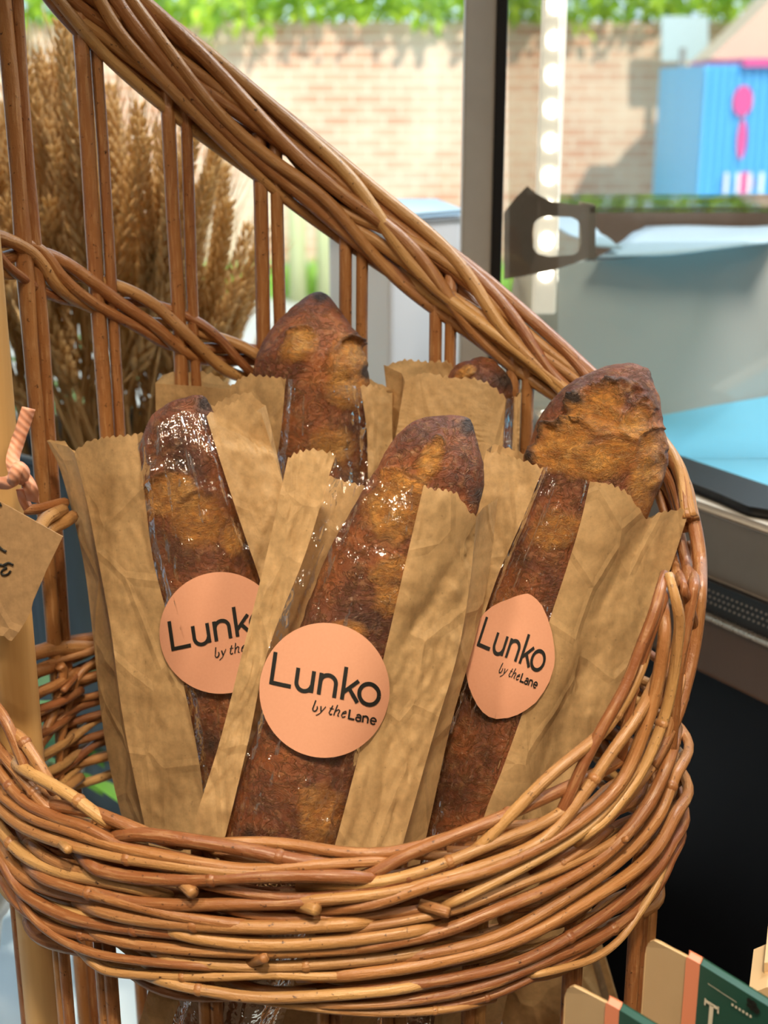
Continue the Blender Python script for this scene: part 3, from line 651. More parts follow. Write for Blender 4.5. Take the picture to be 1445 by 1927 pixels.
# cut rod ends poking out of the weave
b = MB()
for (x0, y0), (x1, y1), wd in (((330, 1650), (366, 1682), 24), ((560, 1702), (598, 1712), 24), ((790, 1702), (846, 1718), 22), ((1150, 1588), (1182, 1578), 12), ((470, 1812), (500, 1802), 20), ((106, 1580), (130, 1600), 18)):
    p0 = cyl(x0, y0, False, .003); p1 = cyl(x1, y1, False, .010); r = wd*.5/F*.56; b = MB(); b.tube([p0, p0.lerp(p1, .9), p1], [r, r, r*.85], 9); b.build('cut_rod_end', WICK, bask)
# outer rim rods at the right-hand side joining arch and band
b = MB(); random.seed(4)
for wd, dr, pts in ((27, 3, [(1120, 748), (1180, 800), (1240, 850), (1280, 905), (1306, 985), (1318, 1080), (1308, 1200), (1285, 1305), (1262, 1372), (1225, 1440)]),
                    (22, 0, [(1095, 770), (1170, 820), (1228, 880), (1262, 945), (1284, 1030), (1300, 1110), (1296, 1190), (1270, 1290), (1245, 1360)]),
                    (20, -4, [(1150, 810), (1215, 880), (1250, 960), (1265, 1040), (1280, 1130), (1270, 1230), (1235, 1330)]),
                    (22, 4, [(1296, 1020), (1306, 1090), (1298, 1150), (1278, 1250), (1270, 1330), (1262, 1420)]),
                    (19, 2, [(1266, 1000), (1272, 1060), (1290, 1120), (1306, 1180), (1296, 1260), (1280, 1340)])):
    pp = cat([(x, y, 0) for x, y in pts], 8); q = []
    for p in pp:
        c = cyl(p.x, p.y, p.y < 1085, dr*.001)
        # rays just outside the ring keep their own sideways place at the ring's depth
        pr = proj(c); dx = (p.x-pr[0])/F*pr[2]; c = c+Vector((max(0, dx), 0, 0)); q.append(c)
    for _ in range(3): q = [q[0]]+[(q[i-1]+q[i]*2+q[i+1])/4 for i in range(1, len(q)-1)]+[q[-1]]
    b.tube(q, [wd*.5/F*proj(c)[2] for c in q], 10)
b.build('rim_rods', WICK, bask)
# rim on the left and behind (low part of the braid)
low = [ring(R(a), CAMZ-.289+.004*math.sin(R(a*3)), .001) for a in range(-58, -200, -6)]+[ring(R(a), CAMZ-.292, .001) for a in range(160, 118, -6)]
b = twist(low, 4, .0055, .0058, 2.6, .0035, 8); b.build('rim_braid', WICK, bask)
# woven middle band
mid = [(-60, 455), (-20, 468), (50, 490), (110, 520), (195, 562), (280, 600), (345, 632), (420, 664), (500, 690), (600, 722), (720, 775), (840, 840), (960, 930)]
b = twist([cyl(x, y, True) for x, y in mid], 5, .0040, .0090, 2.0, .0029, 15, .7); b.build('middle_weave', WICK, bask)
mid2 = [cyl(x, y, False if x < 30 else True) for x, y in ((-15, 985), (20, 985), (45, 960), (100, 950), (135, 958), (200, 985), (300, 1030))]
b = MB(); b.tube(cat([P(30, 960, .60), P(70, 958, .615), P(106, 949, .63), P(122, 946, .64)], 5), .0026, 8)
b.tube(cat([P(70, 1000, .585), P(85, 978, .60), P(100, 968, .61), P(118, 960, .63)], 5), .0032, 8); b.tube(cat([P(84, 1002, .60), P(106, 990, .612), P(122, 982, .62), P(136, 972, .635)], 5), .0032, 8)
b.build('side_weave', WICK, bask)
# inner coarse twisted rods at the back left
b = MB(); random.seed(9)
for pts, wd in (([(40, 1520), (60, 1440), (100, 1340), (118, 1270), (112, 1252)], 22), ([(118, 1500), (112, 1420), (128, 1330), (150, 1270), (190, 1235)], 17), ([(30, 1420), (75, 1400), (120, 1345), (180, 1320), (250, 1300)], 20), ([(75, 1430), (130, 1395), (190, 1350), (260, 1330)], 18), ([(70, 1480), (130, 1440), (200, 1385), (270, 1350)], 18)):
    q = cat([cyl(x, y, True, -.006) for x, y in pts], 8); b.tube(q, wd*.5/F*.66, 9)
b.build('inner_rods', WICK, bask)
# upright stakes in pairs, each a part
random.seed(31)
def arch_z(x_px):
    for (a, ya), (c, yc) in zip(arch_px, arch_px[1:]):
        if a <= x_px <= c: return ya+(yc-ya)*(x_px-a)/(c-a)
    return arch_px[0][1]
def vx(px, py, y2): return px+(722.5-px)*(y2-py)/(9018-py)
for px, py in ((-75, 200), (22, 30), (90-128, 800), (165, 30), (335, 230), (505, 330), (665, 450), (833, 600), (978, 740)):
    if px == -38: continue
    base = cyl(px, py, True, -.0005); th = theta(base)
    ya = arch_z(px); top = cyl(px, ya, True)
    for s, r in ((-1, .0037), (1, .0032)):
        r *= random.uniform(.9, 1.08); q = []; t_ = th-s*.0305*(RA/.2)
        n = 16; wob = random.random()*9
        for i in range(n+1):
            z = BZ+.004+(top.z-BZ)*i/n; t2 = t_+.004*nz(i*.35, wob); q.append(ring(t2, z, .0015*nz(i*.4, wob+4)))
        rs = [r*(1+.10*nz(i*.6, wob+2)) for i in range(n+1)]
        if random.random() < .4: rs[random.randint(8, 12)] *= 1.2
        b = MB(); b.tube(q, rs, 10, .25+.35*random.random()); b.build('stake', WICK, bask)
for px, yy in ((3, 900), (1262, 1000)):
    c = cyl(px, yy, px < 100 and True); th = theta(c); 
    b = MB(); b.tube([ring(th, BZ+.004+(.30 if px < 100 else .24)*i/8, -.004) for i in range(9)] if px > 100 else [ring(th, BZ+.004+.75*i/12, -.004) for i in range(13)], .0034, 10, .2); b.build('stake', WICK, bask)
for px in (46, 125, 208, 405, 620, 737, 882, 1062, 1192, 1240):
    yy = 1900; back = px == 1240
    c = cyl(px, yy, back, -.012)
    if px in (46, 125, 208): c = cyl(px, 1880, False, -.010)
    th = theta(c)
    for s in (-1, 1):
        r = random.uniform(.0026, .0032); t_ = th+s*.0165
        q = [ring(t_+.003*nz(i, px), BZ+.004+.262*i/8, -.010) for i in range(9)]
        b = MB(); b.tube(q, r, 9, .15+.5*random.random()); b.build('stake', WICK, bask)
# pale post at the left
c0 = P(38, 1376, .565); b = MB(); zt = P(-5, 700, .565).z
b.tube([(c0.x, .565, BZ+.002+(zt+.30-BZ)*i/10) for i in range(11)], .0098, 28, .5); b.build('front_post', POLE, bask)
# base: woven disc and foot ring
b = MB()
for k in range(22):
    s = 1-k/22*.97; b.tube([Vector((XC+(RA-.012)*s*math.sin(a*math.pi/30), YC-(RB-.012)*s*math.cos(a*math.pi/30), BZ+.004+.0012*math.sin(a*.8+k*math.pi))) for a in range(61)], .0028, 6)
b.build('woven_base', WICK, bask)

# ------------------------------------------------------------------ baguettes and paper bags
class Bread:
    def __init__(s, st, Yst, dr=.82):
        pp = cat([(x, y, h) for x, y, h in st], 16); s.p = pp; s.dr = dr; s.Y = []
        ys = [q[1] for q in Yst]; L = [0.]
        for i in range(1, len(pp)): L.append(L[-1]+math.hypot(pp[i].x-pp[i-1].x, pp[i].y-pp[i-1].y))
        for q in pp:
            for (a, ya), (b_, yb) in zip(Yst, Yst[1:]):
                if a <= q.y <= b_: s.Y.append(ya+(yb-ya)*(q.y-a)/(b_-a)); break
            else: s.Y.append(Yst[0][1] if q.y < Yst[0][0] else Yst[-1][1])
        s.L = L; s.C = [P(q.x, q.y, y) for q, y in zip(pp, s.Y)]
        s.w = [max(.0004, q.z/F*proj(c)[2]) for q, c in zip(pp, s.C)]
    def near(s, x, y):
        best = min(range(0, len(s.p)), key=lambda i: (s.p[i].x-x)**2+(s.p[i].y-y)**2)
        i = min(max(best, 1), len(s.p)-2); a, c = s.p[i-1], s.p[i+1]
        tx, ty = c.x-a.x, c.y-a.y; l = math.hypot(tx, ty) or 1; tx /= l; ty /= l
        d = (x-s.p[best].x)*(-ty)+(y-s.p[best].y)*tx     # signed, + = left when axis runs down the picture
        return best, -d
    def depth(s, x, y):
        fx, fy = x/6-.5, y/6-.5; ix, iy = math.floor(fx), math.floor(fy); tx, ty = fx-ix, fy-iy; acc = wt = 0.
        for a, b_, w_ in ((0, 0, (1-tx)*(1-ty)), (1, 0, tx*(1-ty)), (0, 1, (1-tx)*ty), (1, 1, tx*ty)):
            v = s.map.get((ix+a, iy+b_))
            if v: acc += v*w_; wt += w_
        return acc/wt if wt > .25 else 9.
    def mesh(s, name, label, patches, burnt, seed, scar=None, M=112):
        b = MB(); vs = []; mk = []; bu = []; n = len(s.C)
        rows = []
        for i in range(n):
            T = (s.C[min(i+1, n-1)]-s.C[max(i-1, 0)]).normalized(); vd = (s.C[i]-ORI).normalized()
            sd_ = T.cross(vd).normalized(); dd = sd_.cross(T).normalized()
            if dd.dot(vd) > 0: dd = -dd
            for k in range(M):
                a = 2*math.pi*k/M; ca, sa = math.cos(a), math.sin(a)
                e = s.C[i]+sd_*ca*s.w[i]+dd*sa*s.w[i]*s.dr
                nr = (sd_*ca+dd*sa).normalized(); q = proj(e); x, y = q[0], q[1]; amp = min(1, s.w[i]/.012)
                dsp = .0016*nz(e.x*38+seed, e.y*38, e.z*26)+.0007*nz(e.x*110, e.y*110+seed, e.z*90)+.00035*nz(e.x*300, e.y*300+seed, e.z*300)
                m_ = 0.; bb = 0.
                if sa > -.35:
                    for (cx, cy, rx, ry, rot, lip) in patches:
                        c_, s_ = math.cos(R(rot)), math.sin(R(rot)); u = ((x-cx)*c_+(y-cy)*s_)/rx; v = (-(x-cx)*s_+(y-cy)*c_)/ry
                        rr = math.sqrt(u*u+v*v)+.42*nz(x*.014, y*.02, seed)+.20*nz(x*.045, y*.06, seed)+.08*nz(x*.12, y*.15, seed)
                        m_ = max(m_, max(0, min(1, (1.25-rr)*1.35)))
                        side = max(0, -v*.8+.35)
                        rg = math.exp(-((rr-1.03)/.11)**2)*side; dsp += lip*.00125*rg; bb = max(bb, min(.62, rg*lip*.26))
                        if rr < 1: dsp += -.0009*lip*.5*(1-rr)+(.0026*nz(x*.030, y*.030, seed)+.0012*abs(nz(x*.07, y*.05, seed+5)))*min(1, (1-rr)*2.5)
                    for (cx, cy, r_) in burnt:
                        hd = math.hypot(x-cx, y-cy); bb = max(bb, max(0, 1-hd/r_)*(1 if r_ < 60 else .75))
                        if r_ <= 30: dsp += .0048*math.exp(-(hd/17)**2)
                # crackled folds
                dsp += .0006*abs(nz(e.x*60+3, e.z*45, seed))*m_
                vs.append(e+nr*dsp*amp); mk.append(m_); bu.append(bb)
        s.map = {}
        for i in range(n-1):
            for k in range(M):
                p = vs[i*M+k]
                for q_ in (p, (p+vs[(i+1)*M+k])*.5, (p+vs[i*M+(k+1) % M])*.5):
                    x, y, dep = proj(q_); c = (int(x//6), int(y//6)); d = (q_-ORI).length
                    if d < s.map.get(c, 9): s.map[c] = d
        for _ in range(2):
            nm = {}
            for (cx, cy) in list(s.map):
                for dx in (-1, 0, 1):
                    for dy in (-1, 0, 1):
                        c = (cx+dx, cy+dy)
                        if c not in nm: nm[c] = min(s.map.get((c[0]+a, c[1]+b_), 9) for a in (-1, 0, 1) for b_ in (-1, 0, 1))
            if _ == 0: s.map = nm
            else:
                o_ = s.map; nm = {}
                for c in o_:
                    l = [o_[(c[0]+a, c[1]+b_)] for a in (-1, 0, 1) for b_ in (-1, 0, 1) if (c[0]+a, c[1]+b_) in o_]; nm[c] = sum(l)/len(l)
                s.map = nm
        fs = [(i*M+k, i*M+(k+1) % M, (i+1)*M+(k+1) % M, (i+1)*M+k) for i in range(n-1) for k in range(M)]
        fs += [tuple(range(M))[::-1], tuple((n-1)*M+k for k in range(M))]
        b.add(vs, fs, None, 0., mk); b.rnd = bu
        return tag(b.build(name, CRUST), label, 'bread', 'baguettes in paper bags')

def wrinkle(x, y, seed, amp):
    return amp*(.0020*nz(x/75+seed, y/130)+.0016*nz(x/30, y/85+seed)+.0009*nz(x/14+seed, y/22)+.0010*(.5-abs(nz((x+y*.4)/60+seed, (y-x*.3)/210)*2)))
class Bag:
    NL, NW, NR, ROWS = 32, 64, 32, 120
    def __init__(s, st, bread, g=.007, gb=.010, mgn=.0016, seed=1., amp=1.):
        s.bread = bread; s.g = g; s.gb = gb; s.m = mgn; s.seed = seed; s.amp = amp
        # st rows: (L, WL, WR, R, L2, R2)
        n = len(st); seg = 14
        s.cols = [cat([(r[c][0], r[c][1], 0) for r in st], seg) for c in range(6)]
        # resample by row
        m = len(s.cols[0]); s.rows = []
        for k in range(s.ROWS+1):
            f = k/s.ROWS*(m-1); i = min(int(f), m-2); t = f-i
            s.rows.append([c[i].lerp(c[i+1], t) for c in s.cols])
        s.we = []
        for r in s.rows:
            _, dl = bread.near(r[0].x, r[0].y); _, dr_ = bread.near(r[3].x, r[3].y); _, dl2 = bread.near(r[4].x, r[4].y); _, dr2 = bread.near(r[5].x, r[5].y)
            s.we.append((abs(dl), abs(dr_), abs(dl2), abs(dr2)))
    def prof(s, d, we, w, rd, g):
        """height of the sheet above the middle plane at sideways distance d (px); hull of bread and edge"""
        d = abs(d); we = max(we, d+.01)
        if we <= w*1.02: w = we/1.02
        if w < 1: return g
        # tangent from (we,g) to ellipse (w,rd)
        t = math.acos(max(-1, min(1, w/we))) ; st_ = w*math.cos(t); ht = rd*math.sin(t)
        if d <= st_: h = rd*math.sqrt(max(0, 1-(d/w)**2))
        else: h = ht+(g-ht)*(d-st_)/max(1e-6, we-st_)
        return max(h, g) if we > w else h
    def front(s, x, y, row, extra=0.):
        i, d = s.bread.near(x, y); Yc = s.bread.Y[i]; w = s.bread.p[i].z; rd = s.bread.w[i]*s.bread.dr
        we = s.we[row][0] if d < 0 else s.we[row][1]
        h = s.prof(d, we, w, rd, s.g)+s.m+wrinkle(x, y, s.seed, s.amp)*(1 if abs(d) > w*.8 else .45)
        dd = ray(x, y).normalized(); p = P(x, y, Yc); D = (p-ORI).length-h
        return ORI+dd*(min(D, s.bread.depth(x, y)-.0006+.25*wrinkle(x, y, s.seed, s.amp))-extra)
    def back(s, x, y, row):
        i, d = s.bread.near(x, y); Yc = s.bread.Y[i]; w = s.bread.p[i].z; rd = s.bread.w[i]*s.bread.dr
        we = s.we[row][2] if d < 0 else s.we[row][3]
        h = s.prof(d, we, w, rd, s.gb)+s.m*1.5+wrinkle(x+300, y, s.seed, s.amp)
        return P(x, y, Yc)+ray(x, y).normalized()*h
    def rowof(s, x, y):
        return min(range(len(s.rows)), key=lambda k: ((s.rows[k][1].x+s.rows[k][2].x)/2-x)**2+((s.rows[k][1].y+s.rows[k][2].y)/2-y)**2)
    def surf(s, x, y, off):
        u, v = (x-s.fc[0])/100, (y-s.fc[1])/100
        D = float(sum(c*b_ for c, b_ in zip(s.fit, s.basis(u, v))))
        return ORI+ray(x, y).normalized()*(D-off)
    @staticmethod
    def basis(u, v): return (1, u, v, u*u, u*v, v*v, u**3, u*u*v, u*v*v, v**3, u**4)
    def fit_patch(s, outline, cx, cy):
        import numpy as np
        s.fc = (cx, cy); r = s.rowof(cx, cy); A = []; B = []
        for k in range(1, 10):
            for p in outline[::4]:
                x, y = cx+(p[0]-cx)*k/9, cy+(p[1]-cy)*k/9
                A.append(s.basis((x-cx)/100, (y-cy)/100)); B.append((s.front(x, y, r)-ORI).length)
        A, B = np.array(A), np.array(B); c = np.linalg.lstsq(A, B, rcond=None)[0]
        res = A @ c-B; c[0] -= min(.004, float(np.percentile(res, 97)))+.0012; s.fit = c
    @staticmethod
    def itp(lst, x):
        if x <= lst[0][0]: return lst[0][1]
        for (a, ya), (b_, yb) in zip(lst, lst[1:]):
            if a <= x <= b_: return ya+(yb-ya)*(x-a)/max(1e-6, b_-a)
        return lst[-1][1]
    def build(s, root, tops, back_tops, zig=4.5, film_top=None, fade=.22, pmat=None):
        pmat = pmat or PAPER
        def grid(r, u):
            k = min(int(u), 2); return s.rows[r][k].lerp(s.rows[r][k+1], u-k)
        def strip(u0, u1, n, top, z_, fn, row_a=None):
            b = MB(); vs = []; uv = []
            for r in range(s.ROWS+1):
                v = r/s.ROWS; fd = max(0, 1-v/fade); fd = fd*fd*(3-2*fd) if fd < 1 else 1
                for k in range(n+1):
                    u = u0+(u1-u0)*k/n; q = fn(r, u); q0 = fn(0, u)
                    dy = (s.itp(top, q0.x)-q0.y)
                    zz = z_*(abs(((q0.x+nz(q0.x/40)*9)/13.) % 1-.5)*4-1)*(.75+.5*nz(q0.x/30, s.seed)) if z_ else 0
                    # keep rows ordered: compress towards the mouth
                    vs.append((q.x, q.y+(dy+zz)*fd, r, k)); uv.append((u, v))
            return vs, n
        def emit(vs, n, fn3, name, mat, parent):
            b = MB(); pts = [fn3(x, y, r) for x, y, r, k in vs]
            fs = [(r*(n+1)+k, r*(n+1)+k+1, (r+1)*(n+1)+k+1, (r+1)*(n+1)+k) for r in range(s.ROWS) for k in range(n)]
            b.add(pts, fs); return b
        gf = lambda r, u: grid(r, u)
        gbk = lambda r, u: s.rows[r][4].lerp(s.rows[r][5], u)
        P1, n1 = strip(0, 1, s.NL, tops, zig, gf); P2, n2 = strip(2, 3, s.NR, tops, zig, gf); PW, nw = strip(1, 2, s.NW, film_top or tops, 0, gf)
        PB, nb = strip(0, 1, 60, back_tops, zig, gbk)
        paper = MB(); edges = {}
        def put(vs, n, fn3):
            pts = [fn3(x, y, r) for x, y, r, k in vs]; o = len(paper.v)
            paper.add(pts, [(r*(n+1)+k, r*(n+1)+k+1, (r+1)*(n+1)+k+1, (r+1)*(n+1)+k) for r in range(s.ROWS) for k in range(n)]); return pts, n
        fl, n_ = put(P1, n1, s.front); frr, _ = put(P2, n2, s.front); bk_, _ = put(PB, nb, s.back)
        # gussets with an inward fold
        for (fp, fk, fn_), (bp, bk2, bn) in (((fl, 0, n1), (bk_, 0, nb)), ((frr, n2, n2), (bk_, nb, nb))):
            vs = []; W = 6
            for r in range(s.ROWS+1):
                a = fp[r*(fn_+1)+fk]; c = bp[r*(bn+1)+bk2]; i, _ = s.bread.near(*proj(a)[:2]); inn = (s.bread.C[i]-(a+c)/2); inn.z = 0
                inn = inn.normalized()*min(.004, max(0., (inn.length-s.bread.w[i]))*.5) if inn.length > 1e-5 else inn
                for k in range(W+1):
                    t = k/W; vs.append(a.lerp(c, t)+inn*(1-abs(t*2-1)))
            paper.add(vs, [(r*(W+1)+k, r*(W+1)+k+1, (r+1)*(W+1)+k+1, (r+1)*(W+1)+k) for r in range(s.ROWS) for k in range(W)])
        paper.build('paper_sleeve', pmat, root)
        def crease(x, y, r, k):
            u = k/nw; v = r/s.ROWS; e = 0.
            for c0, a_, wd in ((.10, .0022, .035), (.30+.1*nz(v*4, s.seed), .0011, .02), (.62, .0010, .02), (.90, .0014, .03)):
                e += a_*math.exp(-((u-c0-.03*nz(v*7, c0*9+s.seed))/wd)**2)*(.45+.8*abs(nz(v*5, c0*5+s.seed)))*(1.2-.5*v)
            return e+.0006*nz(u*16, v*26, s.seed)
        film = MB(); pts = [s.front(x, y, r, .0003+max(-.0002, crease(x, y, r, k))) for x, y, r, k in PW]
        film.add(pts, [(r*(nw+1)+k, r*(nw+1)+k+1, (r+1)*(nw+1)+k+1, (r+1)*(nw+1)+k) for r in range(s.ROWS) for k in range(nw)])
        tag(film.build('window_film', FILM, root), 'clear shiny film window')

# strokes lettering ------------------------------------------------
def arc(cx, cy, rx, ry, a0, a1, n=14): return [(cx+rx*math.cos(R(a0+(a1-a0)*i/n)), cy+ry*math.sin(R(a0+(a1-a0)*i/n))) for i in range(n+1)]
def dense(pl, st=2.):
    o = [pl[0]]
    for a, b_ in zip(pl, pl[1:]):
        n = max(1, int(math.hypot(b_[0]-a[0], b_[1]-a[1])/st))
        o += [(a[0]+(b_[0]-a[0])*i/n, a[1]+(b_[1]-a[1])*i/n) for i in range(1, n+1)]
    return o
def shift(pl, x, y=0, s=1., sl=0.): return [(x+p[0]*s+p[1]*s*sl, y+p[1]*s) for p in pl]
W_ = 7.6
LUNKO = [([(0, 61), (0, 0)], W_), ([(-3.2, 3), (38, 3)], W_),
    (shift([(0, 41)]+arc(15, 15.5, 15, 15.5, 180, 350, 16), 47), W_), (shift([(30.5, 41), (30.5, 0)], 47), W_),
    (shift([(0, 0), (0, 41)], 92), W_), (shift(arc(15, 24.5, 15, 15, 175, 0, 14)+[(30, 0)], 92), W_),
    (shift([(0, 0), (0, 62)], 137), W_), (shift([(1, 14), (27, 41)], 137), W_*.95), (shift([(11, 23), (30, 0)], 137), W_),
    (arc(187, 20.5, 19, 19.5, 0, 360, 40), W_)]
sy = -33
ital = lambda pl, x: shift(pl, x, sy, 1., .22)
BYTHE = [(ital([(0, 21), (0, 3)]+arc(4, 5.5, 4, 5.5, 200, 420, 10), 84), 2.4), (ital([(0, 12), (4, 1)], 97), 2.8), (ital([(9, 13), (3, -2), (-3, -7)], 97), 1.7),
    (ital([(2, 18), (0, 3), (3, 0), (6, 2)], 116), 2.4), (ital([(-2, 12), (6, 12)], 116), 1.5), (ital([(0, 21), (0, 0)], 126), 2.4), (ital([(0, 8), (5, 13), (8, 11), (7, 2), (10, 0)], 126), 2.1),
    (ital([(1, 7), (8, 9), (6, 13), (1.5, 9), (1, 3), (4, 0), (9, 3)], 139), 2.1)]
gz = lambda pl, x: shift(pl, x, sy-1)
LANE = [(gz([(0, 18.5), (0, 0)], 155), 3.6), (gz([(-1.6, 1.6), (11, 1.6)], 155), 3.4), (gz(arc(5, 4, 4.5, 3.6, 20, 340, 12), 168), 3.), (gz([(1, 10)]+arc(5.5, 9, 4, 3.6, 150, 0, 8)+[(9.5, 0)], 168), 3.),
    (gz([(0, 0), (0, 13)], 182), 3.4), (gz(arc(4.8, 7.5, 4.8, 5, 175, 0, 8)+[(9.6, 0)], 182), 3.2), (gz([(1, 6.5), (11, 6.5)]+arc(6, 6.5, 5.2, 6, 0, 320, 16), 196), 2.9)]
def letter(bag, O, ex, ey, glyphs, parent, name, off, clip=None):
    b = MB()
    for pl, wd in glyphs:
        pl = dense(pl); n = len(pl); vs = []
        for i, p in enumerate(pl):
            a = pl[max(0, i-1)]; c = pl[min(n-1, i+1)]; tx, ty = c[0]-a[0], c[1]-a[1]; l = math.hypot(tx, ty) or 1
            for sgn in (-1, 1):
                X = p[0]-ty/l*wd*.5*sgn; Y = p[1]+tx/l*wd*.5*sgn
                vs.append((O[0]+ex[0]*X+ey[0]*Y, O[1]+ex[1]*X+ey[1]*Y))
        b.add([bag.surf(x, y, off) for x, y in vs], [(2*i, 2*i+1, 2*i+3, 2*i+2) for i in range(n-1)])
    b.build(name, INK, parent, smooth=False)
def sticker(bag, outline, root, O, ex, ey, off=.0005):
    cx = sum(p[0] for p in outline)/len(outline); cy = sum(p[1] for p in outline)/len(outline)
    bag.fit_patch(outline, cx, cy)
    b = MB(); n = len(outline); vs = [bag.surf(cx, cy, off)]; K = 34
    for r in range(1, K+1):
        for p in outline: vs.append(bag.surf(cx+(p[0]-cx)*r/K, cy+(p[1]-cy)*r/K, off))
    fs = [(0, 1+k, 1+(k+1) % n) for k in range(n)]+[(1+(r-1)*n+k, 1+r*n+k, 1+r*n+(k+1) % n, 1+(r-1)*n+(k+1) % n) for r in range(1, K) for k in range(n)]
    b.add(vs, fs); st = tag(b.build('round_sticker', STICK, root), 'round peach shop sticker with black lettering')
    letter(bag, O, ex, ey, LUNKO+BYTHE+LANE, st, 'lettering', off+.0004)

GRP = 'paper bags of bread in the basket'
BREADS = {}
def make(key, br, Yst, bst, blabel, baglabel, patches, burnt, dr, tops, btops, film_top=None, stk=None, seed=1., g=.007, gb=.010, amp=1., zig=4.5, fade=.22):
    B = Bread(br, Yst, dr); BREADS[key] = B
    B.mesh('baguette', blabel, patches, burnt, seed*7)
    bag = Bag(bst, B, g, gb, seed=seed, amp=amp)
    base = B.C[-1]; root = empty('bread_bag', (base.x, base.y, base.z), baglabel, 'paper bag', GRP)
    bag.build(root, tops, btops, zig, film_top, fade)
    if stk: sticker(bag, stk[0], root, stk[1], stk[2], stk[3])
    return bag
def circ(cx, cy, rx, ry, n=120): return [(cx+rx*math.cos(2*math.pi*k/n), cy+ry*math.sin(2*math.pi*k/n)) for k in range(n)]
# A: front centre
make('A', [(884, 789, 3), (880, 793, 16), (868, 806, 40), (848, 832, 74), (820, 878, 99), (782, 960, 108), (732, 1050, 108), (690, 1130, 105), (640, 1260, 103), (590, 1390, 104), (535, 1560, 105), (470, 1740, 102), (405, 1930, 100), (372, 2030, 90), (362, 2060, 40)],
     [(780, .572), (900, .562), (1200, .538), (1560, .515), (1980, .520)],
     [((542, 868), (632, 876), (797, 913), (896, 970), (552, 905), (937, 955)), ((505, 1030), (578, 1035), (765, 1050), (884, 1098), (515, 1045), (921, 1075)), ((455, 1232), (505, 1222), (722, 1236), (860, 1234), (470, 1240), (892, 1209)),
      ((412, 1400), (468, 1392), (680, 1402), (812, 1396), (425, 1400), (847, 1370)), ((357, 1575), (422, 1581), (624, 1612), (752, 1610), (375, 1580), (799, 1588)), ((300, 1790), (362, 1800), (560, 1830), (690, 1830), (320, 1790), (742, 1815)), ((235, 2020), (290, 2035), (490, 2060), (620, 2060), (255, 2025), (670, 2045))],
     'crusty baguette with a pointed dark tip, standing in the front centre paper bag', 'brown paper bag in front centre, its flat round sticker facing forward, overlapping the other bags',
     [(812, 868, 22, 52, 20, 2.4), (752, 960, 62, 66, 25, 1.6), (742, 1110, 46, 62, 10, 1.2), (600, 1530, 52, 70, 20, 1.4), (655, 1185, 40, 25, 0, .8)], [(905, 930, 75), (884, 800, 45), (470, 1570, 70)], .80,
     [(542, 862), (560, 850), (590, 845), (622, 852), (634, 860), (797, 914), (812, 920), (840, 922), (862, 930), (880, 960), (897, 972), (915, 962)], [(540, 868), (632, 900), (660, 908), (700, 918), (860, 945), (905, 962), (937, 938)],
     film_top=[(632, 862), (645, 884), (693, 890), (707, 903), (760, 912), (797, 914)], seed=1.3, gb=.016,
     stk=(circ(610.5, 1299, 122.5, 127), (510, 1287), (.972, .212), (.14, -.985)))
# B: left
make('B', [(388, 749, 3), (384, 753, 16), (376, 764, 34), (364, 788, 62), (352, 828, 84), (352, 890, 95), (362, 960, 98), (385, 1070, 99), (415, 1180, 98), (440, 1300, 97), (465, 1430, 96), (490, 1560, 94), (530, 1760, 90), (560, 1900, 85), (575, 1980, 40)],
     [(740, .640), (1000, .625), (1300, .607), (1560, .592), (1830, .588)],
     [((140, 860), (258, 835), (388, 783), (494, 778), (88, 832), (500, 800)), ((164, 950), (272, 935), (420, 885), (528, 893), (118, 900), (530, 910)), ((186, 1060), (288, 1053), (458, 1000), (560, 1000), (156, 1053), (560, 1010)), ((208, 1180), (315, 1160), (495, 1110), (590, 1120), (175, 1198), (590, 1130)),
      ((228, 1330), (348, 1300), (528, 1240), (610, 1260), (188, 1325), (610, 1270)), ((250, 1450), (374, 1430), (550, 1380), (630, 1400), (206, 1440), (630, 1410)), ((278, 1580), (392, 1570), (580, 1540), (650, 1550), (238, 1570), (650, 1560)), ((320, 1780), (430, 1780), (620, 1770), (680, 1780), (300, 1775), (680, 1780)), ((380, 1960), (480, 1960), (670, 1950), (720, 1960), (360, 1955), (720, 1960))],
     'baguette wrapped up to its tip under film, in the left paper bag', 'brown paper bag at left of the basket, its sticker half covered by the front bag',
     [(312, 930, 62, 34, -28, 1.8), (375, 985, 46, 56, 15, 1.2), (437, 1015, 26, 30, 0, 1.), (400, 1150, 50, 40, 0, .8)], [(385, 760, 40), (400, 1400, 80)], .80,
     [(140, 850), (165, 830), (200, 822), (258, 818), (388, 781), (412, 770), (450, 752), (475, 764), (494, 783)], [(85, 828), (120, 830), (140, 850), (200, 828), (260, 815), (300, 815), (440, 742), (470, 738), (498, 764)],
     film_top=[(258, 836), (280, 812), (310, 790), (345, 772), (388, 781)], seed=3.1, gb=.012,
     stk=(circ(415, 1191, 115, 114.5), (326, 1224), (.885, -.19), (-.13, -.90)))
